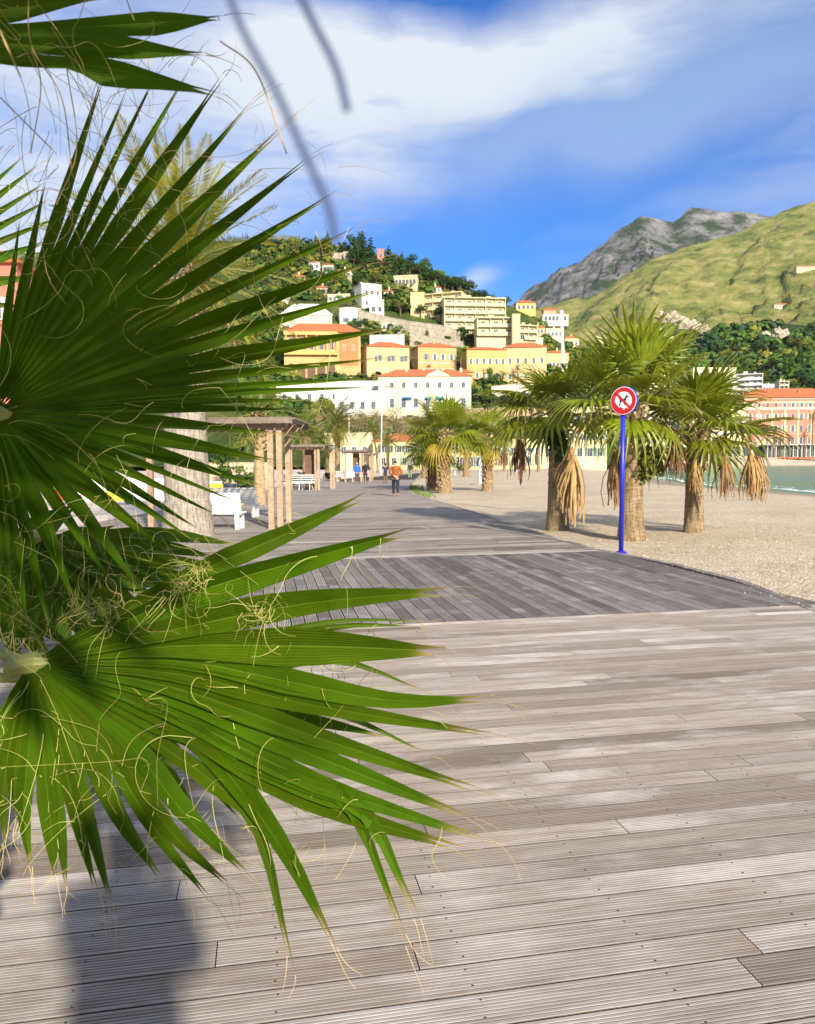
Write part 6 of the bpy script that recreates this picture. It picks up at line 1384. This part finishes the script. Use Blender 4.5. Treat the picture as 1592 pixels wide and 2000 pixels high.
class Fan:
    def __init__(s, hub, depth, segs, wcap, pleat=.22, split=.55, seed=0, nt=0, droop=0, N=12, hair=1.0, stalk=None, tipc=True, tl=.09, wm=None, shr=.95, mn=.2):
        """segs: list of photo-traced tips (px,py) or (px,py,[(px,py),..]); depth(px,py) gives metres from the viewer"""
        rr = random.Random(seed); H = at(*hub, depth(*hub))-base; s.H = H
        cur = []
        for sg_ in segs:
            mids = sg_[2] if len(sg_) > 2 else []
            P = [H]+[at(x, y, depth(x, y))-base for x, y in mids]+[at(sg_[0], sg_[1], depth(sg_[0], sg_[1]))-base]
            if not mids:
                q = (P[0]+P[1])/2; q.z += droop*(P[1]-P[0]).length; P = [P[0], q, P[1]]
            cur.append(cr(P, N))
        n = len(cur); root = MB()
        root.tube([H+Vector((-.25, .05, -.05)) if stalk is None else stalk-base, H], [.014, .011], 8); root.tube([H+Vector((-.05, .008, -.01)), H+Vector((.01, .008, 0)), H+Vector((.07, .008, 0))], [.022, .022, .004], 8)
        fan = root.build('fan_leaf', STALK, fp); s.o = fan; th = MB()
        view = (CAM-base)
        for i, S in enumerate(cur):
            ts = split*rr.uniform(.88, 1.12); wc = wcap*rr.uniform(.9, 1.1)*(wm[i] if wm else 1)
            mb = MB(); vs = []; uv = []; pl = pleat*rr.uniform(.8, 1.2); la = lb = None; sgn = 1; tw = rr.uniform(-.35, .35); kts = int(ts*N)
            for k in range(N):
                t = k/N
                if t > .93: break
                c_ = S[k]; tan = (S[k+1]-S[max(0, k-1)]).normalized(); nv = (view-c_).normalized(); sd = tan.cross(nv).normalized(); nv = sd.cross(tan).normalized()
                if t <= ts or la is None:
                    L_ = (cur[i-1][k] if i > 0 else c_*2-cur[i+1][k]); R_ = (cur[i+1][k] if i < n-1 else c_*2-cur[i-1][k])
                    cap = wc*max(.12, min(1, t/ts))**.8+.005
                    la = min(cap, max(.005, cap*mn, abs((L_-c_).dot(sd))/2)); lb = min(cap, max(.005, cap*mn, abs((R_-c_).dot(sd))/2))
                    if k < 4: sgn = 1 if (L_-R_).dot(sd) >= 0 else -1
                    a = sd*(la*sgn); b = sd*(-lb*sgn)
                else:
                    f_ = (1-((t-ts)/(1-ts)))**shr; q = Matrix.Rotation(tw*(t-ts)*2.2, 3, tan); sr = (q @ sd)*sgn
                    a = sr*la*f_; b = sr*(-lb*f_)
                dp = pl*max(a.length, b.length)
                vs += [c_+a+nv*dp*.5, c_-nv*dp*.5, c_+b+nv*dp*.5]; uv += [(-1, t), (0, t), (1, t)]
            m_ = len(vs)//3; fs = []
            for k in range(m_-1): o = 3*k; fs += [(o, o+1, o+4, o+3), (o+1, o+2, o+5, o+4)]
            tip = S[N]; o = 3*(m_-1); eL = vs[o]-vs[o+1]; eR = vs[o+2]-vs[o+1]; fk = rr.uniform(.4, 1.0)
            vs += [tip+eL*fk*.9, tip+eR*fk*.9-(S[N]-S[N-1])*rr.uniform(0, .5)]; uv += [(-.6, 1), (.6, 1)]
            fs += [(o, o+1, 3*m_), (o+1, o+2, 3*m_+1)]
            mb.add(vs, fs, 0, uv); mb.build('leaflet', LEAF, fan, uv=True)
            # dry threads from the split and the tip
            for q in range(int(rr.uniform(1, 4)*hair)):
                a = cur[i][min(N, int(N*rr.uniform(.45, .95)))]; curl(th, a+Vector((rr.uniform(-.006, .006), -.004, 0)), Vector((rr.gauss(0, 1), rr.gauss(-.4, .5), rr.gauss(0, 1))), rr.uniform(.05, .22)*hair**.5, seed*99+i*7+q, tight=.9)
            for q in range(2): curl(th, vs[3*m_+q % 2], (S[N]-S[N-1])+Vector((rr.gauss(0, .01), rr.gauss(0, .01), 0)), rr.uniform(.4, 1.)*tl, seed*77+i*5+q, .0007, 1, 8, .45)
        for q in range(nt):
            i = rr.randrange(n); a = cur[i][int(N*rr.uniform(.1, .8))]
            curl(th, a+Vector((0, -.01, 0)), Vector((rr.gauss(0, 1), rr.gauss(-.5, .4), rr.gauss(0, 1))), rr.uniform(.12, .42), seed*31+q, .00075, 0, 20, .7)
        stuff(th.build('threads', [FIB, FIBT], fan)); s.cur = cur
UPT = [(40, 420), (90, 345), (206, 136), (256, 158), (317, 120), (374, 128), (437, 146), (497, 193), (555, 246), (613, 302), (666, 369), (703, 442), (737, 507), (763, 560), (783, 638), (762, 698), (758, 737), (750, 755), (622, 781), (594, 800), (556, 848), (546, 903), (522, 953), (472, 984), (434, 1011), (394, 1038), (381, 1056), (343, 1090), (290, 1172), (232, 1158), (146, 1180), (95, 1228), (55, 1238), (25, 1235), (0, 1225)]
dU = lambda x, y: 1.62-.00022*max(0, 806-y)-.00010*x+.00012*max(0, y-806)
f1 = Fan((-8, 806), dU, UPT, .037, 1.1, .56, 1, 14, .012, hair=.9, stalk=base+Vector((.02, -.05, 1.5)))
LOW = [(722, 964, [(225, 1202), (385, 1118), (560, 1042)]), (810, 1034, [(240, 1215), (400, 1150), (620, 1085)]), (887, 1154, [(330, 1232), (600, 1178)]), (872, 1272, [(330, 1262), (620, 1262)]), (958, 1365, [(340, 1290), (560, 1330), (760, 1368)]), (975, 1437, [(340, 1315), (600, 1375)]), (940, 1545, [(330, 1340), (620, 1440)]), (925, 1600, [(330, 1360), (600, 1470)]), (955, 1642, [(320, 1385), (620, 1530)]),
       (915, 1662, [(310, 1400), (600, 1560)]), (816, 1797, [(310, 1420), (600, 1540), (716, 1590)]), (796, 1845, [(310, 1425), (590, 1530), (690, 1585)]), (655, 1852, [(250, 1390), (380, 1440), (540, 1640)]), (573, 1905, [(260, 1420), (420, 1530), (505, 1620)]), (484, 1709, [(240, 1440), (360, 1590)]), (446, 1728, [(220, 1460), (330, 1620)]), (408, 1753, [(200, 1460), (310, 1630)]), (314, 1715, [(150, 1420), (230, 1590)]), (217, 1765, [(120, 1420), (170, 1600)]), (188, 1740, [(110, 1430), (150, 1600)]), (129, 1732, [(90, 1430), (115, 1600)]), (108, 1712, [(80, 1430), (98, 1600)]), (60, 1694, [(58, 1430), (46, 1580)]), (35, 1600, [(40, 1420), (28, 1520)]), (8, 1652, [(30, 1400), (8, 1530)]), (-40, 1560, [(10, 1390), (-20, 1480)])]
dL = lambda x, y: 1.50-.00010*(x-60)-.00028*max(0, y-1290)+.0002*max(0, 1290-y)
f2 = Fan((62, 1296), dL, LOW, .043, 1.15, .58, 2, 34, 0, hair=1.0, shr=.72, mn=.5, wm=[.8, .9, 1.15, 1.15, 1, 1, 1, 1, .95, .95, .75, .65, .8, .35]+[.55]*12, stalk=base+Vector((.05, 0, 1.3)))
# second low leaf behind the first
BK = [(842, 1213, [(400, 1270), (640, 1215)]), (820, 1222, [(400, 1285), (640, 1225)]), (800, 1255, [(400, 1300), (640, 1255)]), (836, 1352, [(420, 1320), (650, 1290)]), (850, 1390, [(420, 1335), (650, 1335)]), (848, 1478, [(420, 1350), (650, 1390)]), (760, 1440, [(400, 1370), (600, 1400)]), (670, 1590, [(330, 1400), (500, 1500)]), (560, 1640, [(300, 1400), (430, 1510)]), (480, 1612, [(280, 1400), (380, 1500)]), (410, 1632, [(260, 1420), (340, 1530)])]
dB = lambda x, y: 1.80-.0001*(x-60)
f3 = Fan((150, 1330), dB, BK, .026, .45, .5, 3, 14, 0, hair=1.6, stalk=base+Vector((.1, .1, 1.1)))
# shaded leaf seen through the gap between the big ones
MID = [(463, 1064, [(250, 1040), (360, 1048)]), (420, 1089, [(220, 1060), (330, 1070)]), (480, 1120, [(230, 1090), (360, 1100)]), (380, 1110, [(200, 1100)]), (330, 1180, [(180, 1110)]), (300, 1210, [(160, 1120)]), (430, 1150, [(210, 1105), (330, 1120)]), (350, 1140, [(190, 1110)]), (240, 1225, [(140, 1130)]), (190, 1230, [(110, 1150)]), (150, 1270, [(90, 1160)]), (60, 1260, [(60, 1160)]), (20, 1250, [(40, 1150)])]
dM = lambda x, y: 2.15-.0002*x
f7 = Fan((-60, 1120), lambda x, y: 2.35, [(150, 985), (230, 1030), (300, 1090), (330, 1140), (310, 1185), (270, 1220), (210, 1245), (150, 1265), (90, 1285), (40, 1290), (0, 1290)], .055, .6, .8, 14, 6, 0, hair=.7, stalk=base+Vector((0, .3, 1.35)))
f4 = Fan((60, 1050), dM, MID, .045, .6, .68, 4, 30, 0, hair=1.6, stalk=base+Vector((.1, .25, 1.45)))
# leaf at the left edge, beyond the big upper one
LF = [(-60, 250), (5, 300), (52, 300), (80, 318), (96, 352), (104, 386), (130, 418), (100, 470), (80, 540), (60, 600), (20, 640)]
dF = lambda x, y: 2.3
f5 = Fan((-260, 590), dF, LF, .034, .5, .6, 5, 16, .01, hair=1.5, stalk=base+Vector((-.3, .4, 1.6)))
# leaves overhead: one reaches into the view, the rest unseen, added to throw shade
OHZ = 2.22
def over_pt(az, r_, z=OHZ): return Vector((-1.12+math.cos(R(az))*r_, 1.30+math.sin(R(az))*r_, z))
class Flat(Fan):
    pass
def shade_fan(hubw, tips, wcap, pleat, seed, N=10, split=.6):  # unseen fan leaf, added as a sun blocker
    rr = random.Random(seed); H = hubw-base; root = MB(); root.tube(cr([Vector((0, -.05, 1.5)), Vector((-.45, -.75, 1.9)), H+Vector((-.35, 0, .02)), H], 8), .013, 8); fan = root.build('fan_leaf', STALK, fp)
    cur = [cr([H, (H+(p-base))/2+Vector((0, 0, .03)), p-base], N) for p in tips]; n = len(cur); th = MB()
    for i, S in enumerate(cur):
        vs = []; uv = []; la = lb = None
        for k in range(N+1):
            t = k/N; c_ = S[k]; tan = (S[min(N, k+1)]-S[max(0, k-1)]).normalized(); sd = tan.cross(Vector((0, 0, 1))).normalized()
            if t <= split:
                cap = wcap*max(.08, min(1, t/split))**.8+.004; nb = cur[i-1][k] if i > 0 else cur[i+1][k]; la = min(cap, (nb-c_).length/2)
                f_ = 1
            else: f_ = (1-(t-split)/(1-split))**.7
            a = sd*la*f_; up = Vector((0, 0, pleat*la*f_)); vs += [c_+a+up*.5, c_-up*.5, c_-a+up*.5]; uv += [(-1, t), (0, t), (1, t)]
        fs = []
        for k in range(N): o = 3*k; fs += [(o, o+1, o+4, o+3), (o+1, o+2, o+5, o+4)]
        mb = MB(); mb.add(vs, fs, 0, uv); mb.build('leaflet', LEAF, fan, uv=True)
        for q in range(0): curl(th, S[N-q], (S[N]-S[N-1])*1., rr.uniform(.05, .16), seed*13+i*3+q, .0008, 1, 10, .5)
    return fan
dT = lambda x, y: 1.02+.0001*x
f6 = Fan((-330, 60), dT, [(60, -190), (200, -130), (330, -90), (205, -6), (438, 34, [(60, 56), (300, 44)]), (402, 106, [(60, 88), (250, 100)]), (436, 186, [(40, 120), (200, 130)]), (-60, 200)], .019, .6, .7, 6, 8, 0, hair=.8, shr=1.15, stalk=base+Vector((0, -.1, 1.6)), tl=.05)
hub3 = Vector((-1.35, .30, 2.20))  # unseen leaf added to shade the top left one
shade_fan(hub3, [hub3+Vector((math.cos(R(a))*1.15, math.sin(R(a))*.55+.1, .22*math.cos(R(a)))) for a in range(70, -90, -9)], .09, .4, 9, split=.8)
# two more unseen leaves, placed overhead to keep sun off those in view
hubO = Vector((-.80, .62, 2.12)); eS = Vector((0, .85, .52))
shade_fan(hubO, [hubO+(Vector((1, 0, 0))*math.cos(R(a))+eS*math.sin(R(a)))*.98 for a in range(86, -52, -7)], .10, .4, 7, split=.8)
hub2 = Vector((-1.05, .22, 2.46))
shade_fan(hub2, [hub2+Vector((math.cos(R(a))*1.4, math.sin(R(a))*.75, .1*math.sin(R(a)))) for a in range(70, -100, -8)], .085, .4, 8, split=.8)
# long stray threads that drift in front of the lens
st = MB()
def strand(pts, r_, mi=0): st.tube(cr([at(x, y, d)-base for x, y, d in pts], 22), r_, 5, mi, False)
strand([(425, -80, .17), (470, 50, .165), (540, 180, .16), (590, 290, .16), (640, 400, .16), (655, 470, .16)], .0008, 2)
strand([(555, -80, .17), (605, 30, .17), (655, 130, .17), (678, 215, .17)], .0009, 2)
for k, P_l in enumerate([[(55, -20, 1.0), (62, 90, 1.0), (120, 190, 1.0), (140, 330, 1.05)], [(130, 130, 1.1), (150, 290, 1.1), (110, 400, 1.1)], [(0, 190, .9), (60, 250, .9), (110, 300, .9)], [(60, 90, 1.0), (80, 170, 1.05), (60, 300, 1.1)], [(240, -20, 1.0), (262, 40, 1.0)], [(430, 80, .8), (500, 140, .8), (560, 300, .8)], [(0, 60, .7), (40, 150, .7)]]): strand(P_l, .0008, 1)
rs = random.Random(4)
for k in range(46): curl(st, at(rs.uniform(-10, 330), rs.uniform(60, 420), rs.uniform(1.1, 1.5))-base, Vector((rs.gauss(0, 1), 0, rs.gauss(-.6, 1))), rs.uniform(.08, .3), 900+k, .0006, 1, 18, .6)
for k in range(16): curl(st, at(rs.uniform(400, 720), rs.uniform(250, 520), rs.uniform(1.3, 1.5))-base, Vector((rs.gauss(0, 1), 0, rs.gauss(0, 1))), rs.uniform(.05, .15), 960+k, .0005, 1, 12, .6)
# matted coils on the rolled edge of the low leaf
for cx, cy, w, nn in ((392, 1118, 22, 24), (350, 1145, 36, 16), (300, 1170, 40, 8), (190, 1192, 30, 30), (505, 1195, 20, 20), (30, 1245, 40, 12)):
    for k in range(nn):
        p0 = at(cx+rs.gauss(0, w*.6), cy+rs.gauss(0, w*.35), dL(cx, cy)-.03-rs.random()*.02)-base; curl(st, p0, Vector((rs.gauss(0, 1), rs.gauss(-.2, .4), rs.gauss(0, 1))), rs.uniform(.05, .16), 2000+int(cx)*3+k, .0006, rs.choice((0, 0, 1)), 16, 1.4)
st.build('fibre_strands', [FIB, FIBT, pm('fibre_shade', (.035, .055, .13), .2, 40, .8)], fp)['kind'] = 'stuff'  # last material: strands by the lens, with shade put into their colour
# pale slatted seat half hidden under the low leaf
b = gnd(10, 1440); sb_ = thing('slatted_lounger', 'pale slatted lounger half hidden behind the lowest palm leaf', 'lounger', (b.x-.75, b.y+.2, 0), R(68))
for k in range(9):
    m_ = MB(); m_.box(0, 1.6, .09*k, .09*k+.062, .40, .425); m_.build('slat', WPAINT, sb_)
for x in (.1, 1.5):
    m_ = MB(); m_.box(x-.03, x+.03, -.02, .84, .33, .395); m_.build('rail', DKB, sb_)
    for y in (.05, .75): m_ = MB(); m_.box(x-.025, x+.025, y-.025, y+.025, 0, .33); m_.build('leg', DKB, sb_)
# small teal tarpaulin heap behind the leaves
b = gnd(-20, 1180, -.04); tq = MB(); n = 14
for i in range(n+1):
    for j in range(9):
        x, z = i/n*1.0, j/8*.95; tq.v.append((x*.45-.12, .05*math.sin(x*17+z*3)+.03*math.sin(z*9), z))
tq.f = [(i*9+j, (i+1)*9+j, (i+1)*9+j+1, i*9+j+1) for i in range(n) for j in range(8)]; tq.m = [0]*len(tq.f); tq.tone = [0]*len(tq.f)
o = tq.build('tarpaulin', pm('teal_tarp', (.05, .33, .40), .25, 6, .45), None, (b.x, b.y, -.04)); mo = o.modifiers.new('solid', 'SOLIDIFY'); mo.thickness = .02; tag(o, 'crumpled teal tarpaulin hanging behind the palm leaves at the left edge', 'tarpaulin')
